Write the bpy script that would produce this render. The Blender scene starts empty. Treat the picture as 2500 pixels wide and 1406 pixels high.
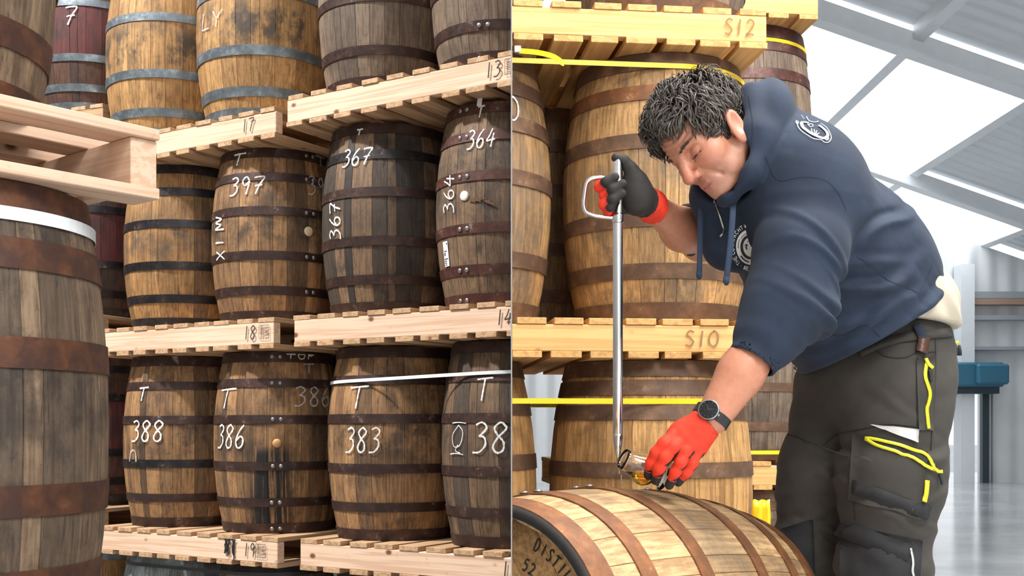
import bpy, bmesh, math, random
import numpy as np
from mathutils import Vector, Matrix

# ---------------------------------------------------------------- camera, sky, lights, exposure
S = bpy.context.scene
COL = S.collection
EYE = 1.66                      # eye height above the left hall's floor
FPX, HOR = 2800.0, 1045.0       # focal length in pixels and horizon row of a 2500 x 1406 frame
cam_d = bpy.data.cameras.new('camera')
cam = bpy.data.objects.new('camera', cam_d)
COL.objects.link(cam)
cam.location = (0, 0, EYE)
cam.rotation_euler = (math.pi / 2, 0, 0)
cam_d.sensor_width = 36.0
cam_d.lens = 36.0 * FPX / 2500
cam_d.shift_y = (HOR - 703) / 2500
cam_d.clip_end = 200
S.camera = cam

w = bpy.data.worlds.new('sky'); S.world = w; w.use_nodes = True
w.node_tree.nodes['Background'].inputs[0].default_value = (0.93, 0.96, 1.0, 1)
w.node_tree.nodes['Background'].inputs[1].default_value = 1.15

def area(name, loc, target, size, power, color=(1, 1, 1), size_y=None, spread=math.pi):
    l = bpy.data.lights.new(name, 'AREA')
    l.energy = power; l.color = color; l.size = size; l.spread = spread
    if size_y: l.shape = 'RECTANGLE'; l.size_y = size_y
    o = bpy.data.objects.new(name, l); COL.objects.link(o)
    o.location = loc
    o.rotation_euler = (Vector(target) - Vector(loc)).to_track_quat('-Z', 'Y').to_euler()
    return o
# all lights hang at the roofs, out of the picture: the high lamp that throws the rack's hard shadows,
# and unseen rooflights assumed over both halls (the photograph shows their row in the right-hand roof)
area('high_bay_lamp_left_offscreen', (-6.3, 3.2, 10.4), (-0.9, 5.6, 1.8), 0.5, 2100, (1.0, 0.965, 0.93))
area('rooflight_left_offscreen', (-3.0, 0.4, 10.8), (-3.0, 0.4, 0.0), 3.0, 430, (0.93, 0.97, 1.0))
area('rooflight_right_offscreen', (1.9, 2.7, 6.05), (1.55, 2.7, 5.05), 2.2, 470, (1.0, 0.985, 0.96), 2.2)
area('front_fill_behind_offscreen', (1.9, -1.4, 6.05), (1.55, -1.4, 5.05), 2.4, 420, (1.0, 0.98, 0.95), 2.4)  # added front fill, as if the rooflight row continued behind the camera
S.view_settings.view_transform = 'Standard'
S.view_settings.look = 'None'
S.view_settings.exposure = 0.0
S.view_settings.gamma = 1.0
S.view_settings.use_curve_mapping = False

# ---------------------------------------------------------------- helpers
rnd = random.Random(7)
def P(px, py, Y):
    """world point seen at photo pixel (px, py) at depth Y"""
    return Vector(((px - 1250) * Y / FPX, Y, EYE + (HOR - py) * Y / FPX))
def tag(o, label=None, cat=None, group=None, kind=None):
    if label: o['label'] = label
    if cat: o['category'] = cat
    if group: o['group'] = group
    if kind: o['kind'] = kind
    return o
def empty(name, loc=(0, 0, 0), rz=0.0):
    o = bpy.data.objects.new(name, None); COL.objects.link(o)
    o.location = loc; o.rotation_euler = (0, 0, rz); o.empty_display_size = 0.1
    return o
def link(name, me, mt=None, parent=None):
    o = bpy.data.objects.new(name, me)
    if mt is not None and not me.materials: me.materials.append(mt)
    COL.objects.link(o); o.parent = parent
    return o
def pydata(name, V, F, smooth=False):
    me = bpy.data.meshes.new(name); me.from_pydata([tuple(v) for v in V], [], F); me.update()
    if smooth: me.polygons.foreach_set('use_smooth', [True] * len(me.polygons))
    return me
def bm_mesh(name, bm, smooth=False):
    me = bpy.data.meshes.new(name); bm.to_mesh(me); bm.free()
    if smooth: me.polygons.foreach_set('use_smooth', [True] * len(me.polygons))
    return me
def box_mesh(name, x0, x1, y0, y1, z0, z1, bev=0.0):
    bm = bmesh.new()
    bmesh.ops.create_cube(bm, size=1)
    for v in bm.verts:
        v.co = ((x0 + x1) / 2 + v.co.x * (x1 - x0), (y0 + y1) / 2 + v.co.y * (y1 - y0), (z0 + z1) / 2 + v.co.z * (z1 - z0))
    if bev: bmesh.ops.bevel(bm, geom=bm.edges[:], offset=bev, segments=1, affect='EDGES')
    return bm_mesh(name, bm)
def smooth_path(pts, n=8):
    """Catmull-Rom through pts"""
    p = [Vector(q) for q in pts]
    if len(p) < 3: return p
    p = [p[0] * 2 - p[1]] + p + [p[-1] * 2 - p[-2]]
    out = []
    for i in range(1, len(p) - 2):
        for k in range(n):
            t = k / n
            a, b, c, d = p[i - 1], p[i], p[i + 1], p[i + 2]
            out.append(0.5 * ((2 * b) + (c - a) * t + (2 * a - 5 * b + 4 * c - d) * t * t + (3 * b - a - 3 * c + d) * t ** 3))
    out.append(p[-2]); return out
def tube_mesh(name, pts, r, sides=8, caps=True, closed=False):
    """tube of radius r (number or list) along pts"""
    pts = [Vector(q) for q in pts]; n = len(pts)
    rr = r if isinstance(r, (list, tuple)) else [r] * n
    V, F = [], []
    up = None
    for i in range(n):
        a = pts[(i - 1) % n] if (closed or i > 0) else pts[i]
        b = pts[(i + 1) % n] if (closed or i < n - 1) else pts[i]
        d = (b - a).normalized()
        if up is None: up = d.orthogonal().normalized()
        up = (up - d * up.dot(d))
        up = up.normalized() if up.length > 1e-6 else d.orthogonal().normalized()
        s = d.cross(up)
        for k in range(sides):
            t = 2 * math.pi * k / sides
            V.append(pts[i] + (up * math.cos(t) + s * math.sin(t)) * rr[i])
    m = n if closed else n - 1
    for i in range(m):
        for k in range(sides):
            a = i * sides + k; b = i * sides + (k + 1) % sides
            c = ((i + 1) % n) * sides
            F.append((a, b, c + (k + 1) % sides, c + k))
    if caps and not closed:
        F.append(tuple(range(sides - 1, -1, -1))); F.append(tuple(range((n - 1) * sides, n * sides)))
    return pydata(name, V, F, True)
def join_meshes(name, meshes):
    bm = bmesh.new()
    for m in meshes: bm.from_mesh(m)
    for m in meshes: bpy.data.meshes.remove(m)
    return bm_mesh(name, bm, True)
def ribbon(pts, nrm, wd):
    """flat ribbon following pts (list of Vector) with surface normals nrm"""
    V, F = [], []
    n = len(pts)
    for i in range(n):
        d = (pts[min(i + 1, n - 1)] - pts[max(i - 1, 0)])
        s = d.cross(nrm[i])
        s = s.normalized() if s.length > 1e-9 else Vector((1, 0, 0))
        ww = wd[i] if isinstance(wd, list) else wd
        V += [pts[i] + s * ww / 2, pts[i] - s * ww / 2]
    for i in range(n - 1): F.append((2 * i, 2 * i + 1, 2 * i + 3, 2 * i + 2))
    return V, F

# ---------------------------------------------------------------- node materials
class NT:
    def __init__(s, name):
        s.m = bpy.data.materials.new(name); s.m.use_nodes = True
        s.t = s.m.node_tree; s.b = s.t.nodes['Principled BSDF']; s.o = s.t.nodes['Material Output']
    def n(s, ty, ins=None, **kw):
        x = s.t.nodes.new(ty)
        for k, v in kw.items(): setattr(x, k, v)
        for k, v in (ins or {}).items(): s.put(x.inputs[k], v)
        return x
    def put(s, sock, v):
        if isinstance(v, bpy.types.NodeSocket): s.t.links.new(v, sock)
        elif isinstance(v, bpy.types.Node): s.t.links.new(v.outputs[0], sock)
        else:
            if sock.type == 'RGBA' and len(v) == 3: v = (*v, 1)
            sock.default_value = v
    def mul(s, a, b): return s.n('ShaderNodeMath', {0: a, 1: b}, operation='MULTIPLY').outputs[0]
    def math(s, op, a, b=0.0): return s.n('ShaderNodeMath', {0: a, 1: b}, operation=op).outputs[0]
    def ramp(s, f, stops, interp='LINEAR'):
        r = s.n('ShaderNodeValToRGB', {0: f}); e = r.color_ramp.elements; r.color_ramp.interpolation = interp
        while len(e) < len(stops): e.new(0.5)
        for q, (p, c) in zip(e, stops):
            q.position = p; q.color = (*c, 1) if len(c) == 3 else c
        return r.outputs[0]
    def mask(s, f, lo, hi):
        return s.n('ShaderNodeMapRange', {0: f, 1: lo, 2: hi, 3: 0.0, 4: 1.0}, interpolation_type='SMOOTHSTEP').outputs[0]
    def mix(s, f, a, b, mode='MIX'):
        x = s.n('ShaderNodeMix', data_type='RGBA', blend_type=mode)
        s.put(x.inputs[0], f); s.put(x.inputs[6], a); s.put(x.inputs[7], b)
        return x.outputs[2]
    def noise(s, vec, scale, detail=4, rough=0.55, dist=0.0):
        return s.n('ShaderNodeTexNoise', {'Vector': vec, 'Scale': scale, 'Detail': detail, 'Roughness': rough, 'Distortion': dist}).outputs[0]
    def mapv(s, vec, scale=(1, 1, 1), loc=(0, 0, 0)):
        return s.n('ShaderNodeMapping', {'Vector': vec, 'Scale': scale, 'Location': loc}).outputs[0]
    def bump(s, h, st=0.3, dist=0.003):
        s.put(s.b.inputs['Normal'], s.n('ShaderNodeBump', {'Height': h, 'Strength': st, 'Distance': dist}).outputs[0])
    def set(s, color=None, rough=None, metal=None, **kw):
        if color is not None: s.put(s.b.inputs['Base Color'], color)
        if rough is not None: s.put(s.b.inputs['Roughness'], rough)
        if metal is not None: s.put(s.b.inputs['Metallic'], metal)
        for k, v in kw.items(): s.put(s.b.inputs[k], v)
        return s.m
    def objcoord(s, spread=17.0):
        tc = s.n('ShaderNodeTexCoord').outputs['Object']
        r = s.n('ShaderNodeObjectInfo').outputs['Random']
        off = s.n('ShaderNodeCombineXYZ', {0: s.mul(r, spread), 1: s.mul(r, spread * 1.7), 2: s.mul(r, spread * 2.3)}).outputs[0]
        return s.n('ShaderNodeVectorMath', {0: tc, 1: off}, operation='ADD').outputs[0], r, tc

def plain(name, color, rough=0.6, metal=0.0, noise=0.0, scale=20, bump=0.0, **kw):
    t = NT(name)
    c = color
    if noise or bump:
        tc = t.n('ShaderNodeTexCoord').outputs['Object']
        nz = t.noise(tc, scale, 5, 0.6)
        if noise:
            c = t.mix(nz, tuple(x * (1 - noise) for x in color), tuple(min(1, x * (1 + noise)) for x in color))
        if bump: t.bump(nz, bump, 0.004)
    return t.set(c, rough, metal, **kw)

def stave_mat(name, light, mid, dark, stain=(0.012, 0.010, 0.009), amt=0.5, belt=0.0, belt_col=None, H=0.87, streak=None, paint=None):
    """barrel staves: tone per stave, fine grain along it, dirt patches, optional belt round the belly"""
    t = NT(name)
    v, r, tc = t.objcoord()
    g = t.noise(t.mapv(v, (55, 55, 2.2)), 1.6, 6, 0.65)
    r2 = t.math('FRACT', t.mul(r, 7.31))
    base = t.ramp(r2, [(0.0, dark), (0.3, mid), (0.62, tuple((a + b) / 2 for a, b in zip(mid, light))), (1.0, light)])
    col = t.mix(t.mask(g, 0.34, 0.66), t.mix(1.0, base, (0.55, 0.5, 0.46), 'MULTIPLY'), base)
    saw = t.noise(t.mapv(v, (14, 14, 42)), 1.0, 3, 0.6)
    col = t.mix(t.mul(t.mask(saw, 0.5, 0.75), 0.35), col, t.mix(1.0, col, (0.5, 0.45, 0.42), 'MULTIPLY'))
    pos = t.n('ShaderNodeNewGeometry').outputs['Position']
    z = t.n('ShaderNodeSeparateXYZ', {0: tc}).outputs[2]
    if paint:                                   # a painted band round the belly
        zz = t.math('ABSOLUTE', t.math('SUBTRACT', z, H * 0.5))
        wob = t.mul(t.noise(pos, 9, 4), 0.05)
        col = t.mix(t.math('LESS_THAN', t.math('ADD', zz, wob), paint[1]), col, t.mix(t.mask(g, 0.3, 0.7), tuple(0.6 * c for c in paint[0]), paint[0]))
    big = t.noise(t.mapv(v, (5, 5, 1.1)), 1.0, 4, 0.6)
    col = t.mix(t.mul(t.mask(big, 0.42, 0.7), 0.6), col, t.mix(1.0, col, (0.52, 0.48, 0.46), 'MULTIPLY'))
    d = t.noise(t.mapv(pos, (1, 1, 0.75)), 5.5, 8, 0.72)
    dm = t.mul(t.mask(d, 0.48, 0.66), amt)
    col = t.mix(dm, col, stain)
    ck = t.noise(t.mapv(v, (75, 75, 4.5)), 1.0, 4, 0.7); sp = t.noise(v, 46, 5, 0.75)
    crk = t.math('MAXIMUM', t.mul(t.mask(ck, 0.60, 0.70), 0.75), t.mul(t.mask(sp, 0.62, 0.72), 0.65))
    col = t.mix(t.mul(crk, min(1.0, amt * 1.5)), col, tuple(c * 1.3 for c in stain))
    pale = t.noise(t.mapv(v, (22, 22, 3.0)), 1.3, 5, 0.7)
    col = t.mix(t.mul(t.mask(pale, 0.56, 0.7), 0.4), col, t.mix(1.0, col, (1.7, 1.6, 1.5), 'MULTIPLY'))
    if belt:
        zz = t.math('ABSOLUTE', t.math('SUBTRACT', z, H * 0.53))
        bn = t.noise(t.mapv(pos, (1, 1, 0.7)), 9.0, 6, 0.7)
        f = t.mul(t.mask(zz, 0.17, 0.04), t.mask(bn, 0.42, 0.62))
        col = t.mix(t.mul(f, belt), col, belt_col or stain)
    if streak:                                  # spilt black liquid under the bung: streak = (root object, theta, z top, half width)
        oc = t.n('ShaderNodeTexCoord', object=streak[0]).outputs['Object']
        sp = t.n('ShaderNodeSeparateXYZ', {0: oc})
        ca, sa = math.cos(streak[1]), math.sin(streak[1])
        u = t.math('ADD', t.mul(sp.outputs[0], -sa), t.mul(sp.outputs[1], ca))
        fr = t.math('GREATER_THAN', t.math('ADD', t.mul(sp.outputs[0], ca), t.mul(sp.outputs[1], sa)), 0.0)
        un = t.noise(t.n('ShaderNodeCombineXYZ', {0: t.mul(u, 42.0), 1: t.mul(sp.outputs[2], 1.3), 2: 0.0}).outputs[0], 1.0, 3, 0.6)
        m = t.mul(t.mask(t.math('ABSOLUTE', u), streak[3], streak[3] * 0.35), t.mask(un, 0.40, 0.50))
        m = t.mul(t.mul(m, fr), t.mask(sp.outputs[2], streak[2] + 0.02, streak[2] - 0.05))
        col = t.mix(m, col, (0.006, 0.006, 0.007))
    t.bump(t.math('SUBTRACT', t.math('ADD', g, t.mul(sp, 0.5)), crk), 0.55, 0.003)
    return t.set(col, 0.72)

def hoop_mat(name, a, b, metal=0.35, rough=0.5, scuff=(0.3, 0.3, 0.32), scuff_amt=0.5):
    t = NT(name)
    v, r, tc = t.objcoord(9)
    n1 = t.noise(v, 14, 6, 0.65); n2 = t.noise(v, 60, 5, 0.7)
    col = t.mix(t.mask(n1, 0.4, 0.68), a, b)
    f = t.mul(t.mul(t.mask(n1, 0.56, 0.66), t.mask(n2, 0.5, 0.62)), scuff_amt)
    col = t.mix(f, col, scuff)
    t.bump(n2, 0.2, 0.002)
    return t.set(col, t.ramp(n2, [(0.3, (rough - 0.12,) * 3), (0.7, (rough + 0.15,) * 3)]), metal)

def deal_mat(name, light, dark, knot=(0.16, 0.06, 0.025)):
    """sawn softwood: growth lines along local X, knots, per-board tone"""
    t = NT(name)
    v, r, tc = t.objcoord()
    g = t.noise(t.mapv(v, (0.8, 20, 32)), 2.0, 4, 0.55, 0.4)
    r2 = t.math('FRACT', t.mul(r, 5.17))
    base = t.mix(r2, light, tuple(0.78 * a + 0.22 * b for a, b in zip(light, dark)))
    col = t.mix(t.mul(t.mask(g, 0.44, 0.60), 0.85), base, dark)
    vo = t.n('ShaderNodeTexVoronoi', {'Vector': t.mapv(v, (5.5, 8, 8)), 'Scale': 1.0}).outputs['Distance']
    col = t.mix(t.mask(vo, 0.13, 0.05), col, knot)
    dn = t.noise(v, 22, 5, 0.7)
    col = t.mix(t.mul(t.mask(dn, 0.6, 0.75), 0.35), col, tuple(0.35 * c for c in dark))
    t.bump(g, 0.15, 0.002)
    return t.set(col, 0.75)

M = {}
# -- staves
M['oak_brown'] = stave_mat('oak_brown', (0.47, 0.265, 0.115), (0.31, 0.172, 0.076), (0.15, 0.086, 0.042), amt=0.6, belt=0.75)
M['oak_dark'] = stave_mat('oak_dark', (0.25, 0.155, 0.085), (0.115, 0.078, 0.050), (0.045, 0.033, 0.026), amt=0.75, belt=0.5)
M['oak_honey'] = stave_mat('oak_honey', (0.50, 0.27, 0.095), (0.38, 0.205, 0.075), (0.22, 0.12, 0.05), amt=0.45, belt=0.75, belt_col=(0.05, 0.04, 0.033))
M['oak_gold'] = stave_mat('oak_gold', (0.57, 0.335, 0.13), (0.50, 0.285, 0.105), (0.40, 0.215, 0.075), amt=0.4, belt=0.9, belt_col=(0.035, 0.03, 0.025), H=0.86)
M['oak_red'] = stave_mat('oak_red', (0.15, 0.062, 0.035), (0.10, 0.046, 0.03), (0.055, 0.03, 0.022), amt=0.6, belt=0.5, H=0.92, paint=((0.12, 0.022, 0.020), 0.2))
M['oak_fore'] = stave_mat('oak_fore', (0.29, 0.20, 0.125), (0.20, 0.135, 0.085), (0.085, 0.062, 0.045), amt=0.7, belt=0.6, H=0.97)
M['oak_tan'] = stave_mat('oak_tan', (0.62, 0.365, 0.145), (0.50, 0.29, 0.115), (0.30, 0.185, 0.09), amt=0.75, stain=(0.11, 0.08, 0.055), belt=.5, belt_col=(.14,.105,.08), H=.93)
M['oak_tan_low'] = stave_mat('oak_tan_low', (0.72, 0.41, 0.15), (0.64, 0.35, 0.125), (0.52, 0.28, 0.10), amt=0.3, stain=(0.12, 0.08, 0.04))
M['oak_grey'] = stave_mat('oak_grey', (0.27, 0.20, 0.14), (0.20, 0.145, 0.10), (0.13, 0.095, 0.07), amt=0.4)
M['oak_pale'] = stave_mat('oak_pale', (0.74, 0.49, 0.24), (0.58, 0.37, 0.175), (0.42, 0.27, 0.135), amt=0.55, stain=(0.11, 0.085, 0.06), belt=0.35, belt_col=(0.09, 0.075, 0.06), H=0.917)
M['oak_blue'] = stave_mat('oak_blue', (0.30, 0.36, 0.38), (0.24, 0.31, 0.34), (0.18, 0.22, 0.24), amt=0.35, stain=(0.10, 0.06, 0.03))
M['head_oak'] = stave_mat('head_oak', (0.62, 0.37, 0.15), (0.55, 0.32, 0.125), (0.46, 0.26, 0.10), amt=0.4, stain=(0.16, 0.09, 0.045))
# -- hoops
M['rust'] = hoop_mat('hoop_rust_dark', (0.036, 0.019, 0.016), (0.075, 0.036, 0.027), 0.35, 0.5)
M['rust_red'] = hoop_mat('hoop_rust_red', (0.058, 0.020, 0.016), (0.11, 0.045, 0.032), 0.3, 0.5)
M['rust_black'] = hoop_mat('hoop_black', (0.020, 0.018, 0.021), (0.05, 0.038, 0.036), 0.5, 0.42)
M['rust_orange'] = hoop_mat('hoop_rust_orange', (0.15, 0.062, 0.026), (0.27, 0.105, 0.035), 0.25, 0.62, (0.5, 0.4, 0.32), 0.35)
M['rust_fore'] = hoop_mat('hoop_rust_fore', (0.058, 0.026, 0.018), (0.13, 0.047, 0.020), 0.3, 0.6, (0.16, 0.10, 0.07), 0.4)
M['galv'] = hoop_mat('hoop_galvanised', (0.13, 0.155, 0.175), (0.25, 0.30, 0.33), 0.55, 0.42, (0.55, 0.62, 0.66), 0.6)
M['rust_tan'] = hoop_mat('hoop_rust_tan', (0.11, 0.060, 0.036), (0.20, 0.105, 0.055), 0.25, 0.6, (0.36, 0.28, 0.22), 0.5)
M['rivet'] = plain('rivet_steel', (0.32, 0.30, 0.29), 0.4, 0.8, 0.3, 200)
# -- pallets and bits
M['deal'] = deal_mat('pallet_deal', (0.74, 0.535, 0.39), (0.58, 0.37, 0.245))
M['deal_end'] = deal_mat('pallet_board_deal', (0.52, 0.335, 0.195), (0.34, 0.20, 0.10))
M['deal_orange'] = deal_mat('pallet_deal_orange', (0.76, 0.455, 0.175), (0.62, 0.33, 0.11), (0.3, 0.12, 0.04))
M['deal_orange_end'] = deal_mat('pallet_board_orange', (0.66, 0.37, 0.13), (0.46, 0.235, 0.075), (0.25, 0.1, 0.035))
M['ink'] = plain('marker_ink', (0.03, 0.026, 0.024), 0.8)
M['ink_brown'] = plain('faded_marker', (0.30, 0.155, 0.065), 0.9)
M['splinter'] = plain('torn_wood', (0.13, 0.062, 0.03), 0.9, 0, 0.5, 90)
M['ink_print'] = plain('stamp_ink', (0.12, 0.09, 0.07), 0.9)
def chalk_mat(name, amount, col=(0.80, 0.80, 0.78)):
    t = NT(name)
    nz = t.noise(t.n('ShaderNodeTexCoord').outputs['Object'], 330, 4, 0.75)
    f = t.mask(nz, 0.5 - amount * 0.35, 0.62 - amount * 0.3)
    t.set(col, 0.95)
    mx = t.n('ShaderNodeMixShader', {0: f, 1: t.n('ShaderNodeBsdfTransparent').outputs[0], 2: t.b.outputs[0]})
    t.put(t.o.inputs[0], mx.outputs[0]); return t.m
M['chalk'] = chalk_mat('chalk', 0.45)
M['chalk_faint'] = chalk_mat('chalk_faint', 0.25, (0.62, 0.6, 0.58))
M['stencil'] = chalk_mat('stencil_ink', 0.75, (0.02, 0.018, 0.016))
M['bung_white'] = plain('bung_plastic', (0.78, 0.74, 0.66), 0.5, 0, 0.12, 120)
M['bung_oak'] = plain('bung_oak', (0.52, 0.29, 0.11), 0.6, 0, 0.35, 60)
M['bung_pale'] = plain('bung_poplar', (0.70, 0.55, 0.34), 0.7, 0, 0.15, 90)
M['strap_white'] = plain('strap_white', (0.80, 0.84, 0.88), 0.35)
M['strap_yellow'] = plain('strap_yellow', (0.90, 0.60, 0.015), 0.35)
M['strap_black'] = plain('strap_black', (0.02, 0.022, 0.028), 0.4)
M['paper'] = plain('label_paper', (0.80, 0.84, 0.88), 0.6)
M['film'] = plain('shrink_film', (0.20, 0.19, 0.18), 0.3, 0.0, 0.6, 30, 0.8)
# ---------------------------------------------------------------- the two halls and the sheet that parts them
RF = EYE - 0.83                  # right hall stands on a raised slab
DEPTH_L, DEPTH_R = 12.0, 17.5
def concrete(name, col):
    t = NT(name); tc = t.n('ShaderNodeTexCoord').outputs['Object']
    a = t.noise(tc, 1.3, 6, 0.6); b = t.noise(tc, 40, 4, 0.7)
    c = t.mix(t.mask(a, 0.35, 0.7), tuple(0.7 * x for x in col), col)
    t.bump(b, 0.15, 0.003); return t.set(c, 0.65)
def cladding(name, col, pitch, axis=0, rough=0.5):
    """ribbed steel sheet: the ribs are fine relief"""
    t = NT(name); tc = t.n('ShaderNodeTexCoord').outputs['Object']
    s = t.n('ShaderNodeSeparateXYZ', {0: tc}).outputs[axis]
    wv = t.math('SINE', t.mul(s, 2 * math.pi / pitch))
    t.bump(wv, 0.6, 0.03)
    nz = t.noise(tc, 3, 5)
    return t.set(t.mix(nz, tuple(0.85 * c for c in col), col), rough)
M['concrete'] = concrete('concrete', (0.36, 0.35, 0.33))
M['floor_pale'] = concrete('sealed_pale_concrete', (0.62, 0.64, 0.66)); M['floor_pale'].node_tree.nodes['Principled BSDF'].inputs['Roughness'].default_value = 0.12
M['wall_dark'] = concrete('block_wall', (0.10, 0.095, 0.09))  # dark tone chosen to keep bounced light low in the left hall
M['wall_white'] = cladding('white_cladding', (0.87, 0.89, 0.90), 0.30, 0)
M['roof_sheet'] = cladding('roof_sheet', (0.86, 0.90, 0.93), 0.25, 1)
M['steel_white'] = plain('painted_steel', (0.82, 0.85, 0.88), 0.45, 0, 0.08, 6)
M['steel_grey'] = plain('galvanised_rail', (0.42, 0.45, 0.48), 0.45, 0.2)
M['sheet_dark'] = plain('partition_sheet', (0.24, 0.23, 0.22), 0.6, 0, 0.2, 4)

def struct(name, me, mt, kind='structure'):
    return tag(link(name, me, mt), kind=kind)
struct('floor_left', box_mesh('floor_left', -9, -0.002, -3, DEPTH_L, -0.1, 0), M['concrete'])
struct('floor_right', box_mesh('floor_right', 0.0, 12, -3, DEPTH_R + 4, -0.1, RF), M['floor_pale'])
struct('wall_left', box_mesh('wall_left', -9, -0.002, DEPTH_L, DEPTH_L + 0.2, 0, 11.0), M['wall_dark'])
struct('wall_middle', box_mesh('wall_middle', -0.002, 0.0, 2.02, DEPTH_R, RF, 11.0), M['sheet_dark'])

# right hall: end wall with a doorway, roof falling to the right, rafters, purlins, skylights
SL, H0 = 0.35, EYE + 5.3         # roof underside: z = H0 - SL * x
def roof_z(x): return H0 - SL * x
dx0, dx1 = P(2268, 0, DEPTH_R).x, P(2396, 0, DEPTH_R).x
dtop = P(0, 945, DEPTH_R).z
wallb = bmesh.new()
def quadbox(bm, x0, x1, y0, y1, za0, zb0, za1, zb1):
    vs = [bm.verts.new(c) for c in ((x0, y0, za0), (x1, y0, zb0), (x1, y0, zb1), (x0, y0, za1), (x0, y1, za0), (x1, y1, zb0), (x1, y1, zb1), (x0, y1, za1))]
    for f in ((0, 1, 2, 3), (7, 6, 5, 4), (0, 4, 5, 1), (1, 5, 6, 2), (2, 6, 7, 3), (3, 7, 4, 0)): bm.faces.new([vs[i] for i in f])
for (a, b, lo) in ((0.0, dx0, RF), (dx0, dx1, dtop), (dx1, 12.0, RF)):
    quadbox(wallb, a, b, DEPTH_R, DEPTH_R + 0.15, lo, lo, roof_z(a), roof_z(b))
struct('wall_back', bm_mesh('wall_back', wallb), M['wall_white'])
sidew = bmesh.new(); quadbox(sidew, 12.0, 12.15, -3, DEPTH_R, RF, RF, roof_z(12), roof_z(12.15))
struct('wall_right', bm_mesh('wall_right', sidew), M['wall_white'])

def sky_panel():
    t = NT('translucent_sheet')
    e = t.n('ShaderNodeEmission', {0: (0.93, 0.97, 1.0), 1: 3.2})
    t.put(t.o.inputs[0], e.outputs[0]); return t.m
M['skylight'] = sky_panel()
XP = [0.0, 1.35, 2.70, 4.05, 5.40, 7.2, 9.2, 12.0]       # purlin lines
YR = [3.4, 7.45, 11.46, 15.45]                            # rafter lines
roof = empty('ceiling', (0, 0, H0)); tag(roof, kind='structure')
def slab(x0, x1, y0, y1, th, off):
    bm = bmesh.new(); quadbox(bm, x0, x1, y0, y1, -SL * x0 + off, -SL * x1 + off, -SL * x0 + off + th, -SL * x1 + off + th)
    return bm
edges_y = [-3.0] + YR + [DEPTH_R]
for i in range(len(XP) - 1):
    for j in range(len(edges_y) - 1):
        lit = (i, j) in {(0, 3), (1, 3), (2, 3), (3, 3), (0, 4), (1, 4), (2, 4), (3, 4), (4, 4)}
        n = 3 if lit else 1
        for k in range(n):
            y0 = edges_y[j] + (edges_y[j + 1] - edges_y[j]) * k / n; y1 = edges_y[j] + (edges_y[j + 1] - edges_y[j]) * (k + 1) / n
            link('skylight_panel' if lit else 'roof_panel', bm_mesh('rp', slab(XP[i] + .01, XP[i + 1] - .01, y0 + .012, y1 - .012, 0.04, 0.12)), M['skylight'] if lit else M['roof_sheet'], roof)
for x in XP[1:-1]:
    link('purlin', bm_mesh('purlin', slab(x - 0.05, x + 0.05, -3, DEPTH_R, 0.14, -0.02)), M['steel_white'], roof)
for y in YR:
    r = link('rafter', bm_mesh('rafter', slab(0.0, 12, y - 0.02, y + 0.02, 0.22, -0.16)), M['steel_white'], roof)
    link('flange', bm_mesh('flange', slab(0.0, 12, y - 0.1, y + 0.1, 0.025, -0.185)), M['steel_white'], r)
# posts and rails on the end wall
wb = DEPTH_R
px = P(2362, 0, wb - .3).x
struct('trim_1', box_mesh('post', px - 0.1, px + 0.1, wb - 0.32, wb - 0.02, RF, roof_z(px) - 0.45), M['steel_white'])
for k, (py, hh, mt) in enumerate(((720, 0.10, 'steel_grey'), (736, 0.09, None), (775, 0.07, 'steel_grey'), (850, 0.05, 'steel_grey'))):
    z = P(0, py, wb - 0.2).z
    if mt is None: M['pipe'] = plain('primed_pipe', (0.42, 0.27, 0.2), 0.6); mt = 'pipe'
    struct('trim_%d' % (k + 2), box_mesh('rail', px + (0.12 if k != 1 else 0.0), 12, wb - 0.22, wb - 0.02, z - hh / 2, z + hh / 2), M[mt])
# roller shutter over the doorway: drum casing, guide
M['casing_blue'] = plain('shutter_casing_blue', (0.045, 0.17, 0.26), 0.4, 0.1, 0.2, 3)
M['guide'] = plain('shutter_guide', (0.035, 0.06, 0.075), 0.5)
rs = empty('roller_shutter', ((dx0 + dx1) / 2, wb, RF)); tag(rs, 'blue casing and dark guides of a roller shutter over the bright doorway', 'roller shutter'); rs['hall'] = 'R'
cz0, cz1 = P(0, 945, wb - 0.3).z, P(0, 886, wb - 0.3).z
def loc_part(name, me, mt, root):
    o = link(name, me, mt, root); o.matrix_parent_inverse = Matrix.Translation(-root.location); return o
c1 = P(2440, 0, wb - 0.3).x
loc_part('casing', box_mesh('casing', dx0 - 0.25, c1, wb - 0.5, wb - 0.01, cz0, cz1, 0.03), M['casing_blue'], rs)
loc_part('motor_box', box_mesh('motor', c1 - 0.45, c1 + 0.02, wb - 0.62, wb - 0.5, cz0 + .03, cz1 - .03, 0.03), M['casing_blue'], rs)
loc_part('casing_lip', box_mesh('lip', dx0 - 0.25, c1 - 0.05, wb - 0.42, wb - 0.1, cz0 - 0.10, cz0), M['guide'], rs)
for gx in (dx0 - 0.06, dx1 + 0.02):
    loc_part('guide_rail', box_mesh('guide', gx - 0.05, gx + 0.05, wb - 0.12, wb - 0.01, RF, cz0 - 0.1), M['guide'], rs)
struct('ground_outside', box_mesh('ground', 4, 30, DEPTH_R + 4, DEPTH_R + 40, RF - 0.3, RF - 0.02), plain('yard', (0.55, 0.58, 0.6), 0.8, 0, 0.2, 0.4))
M['cord'] = plain('pull_cord', (0.3, 0.32, 0.33), 0.6)
pc = empty('pull_cord', P(2422, 1250, wb - 0.06)); tag(pc, 'thin grey pull cord with a small toggle hanging beside the doorway', 'cord'); pc['hall'] = 'R'
top = P(2422, 960, wb - 0.06)
o = link('line', tube_mesh('line', [(0, 0, 0), (0, 0, top.z - pc.location.z)], 0.012, 6), M['cord'], pc)
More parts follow.
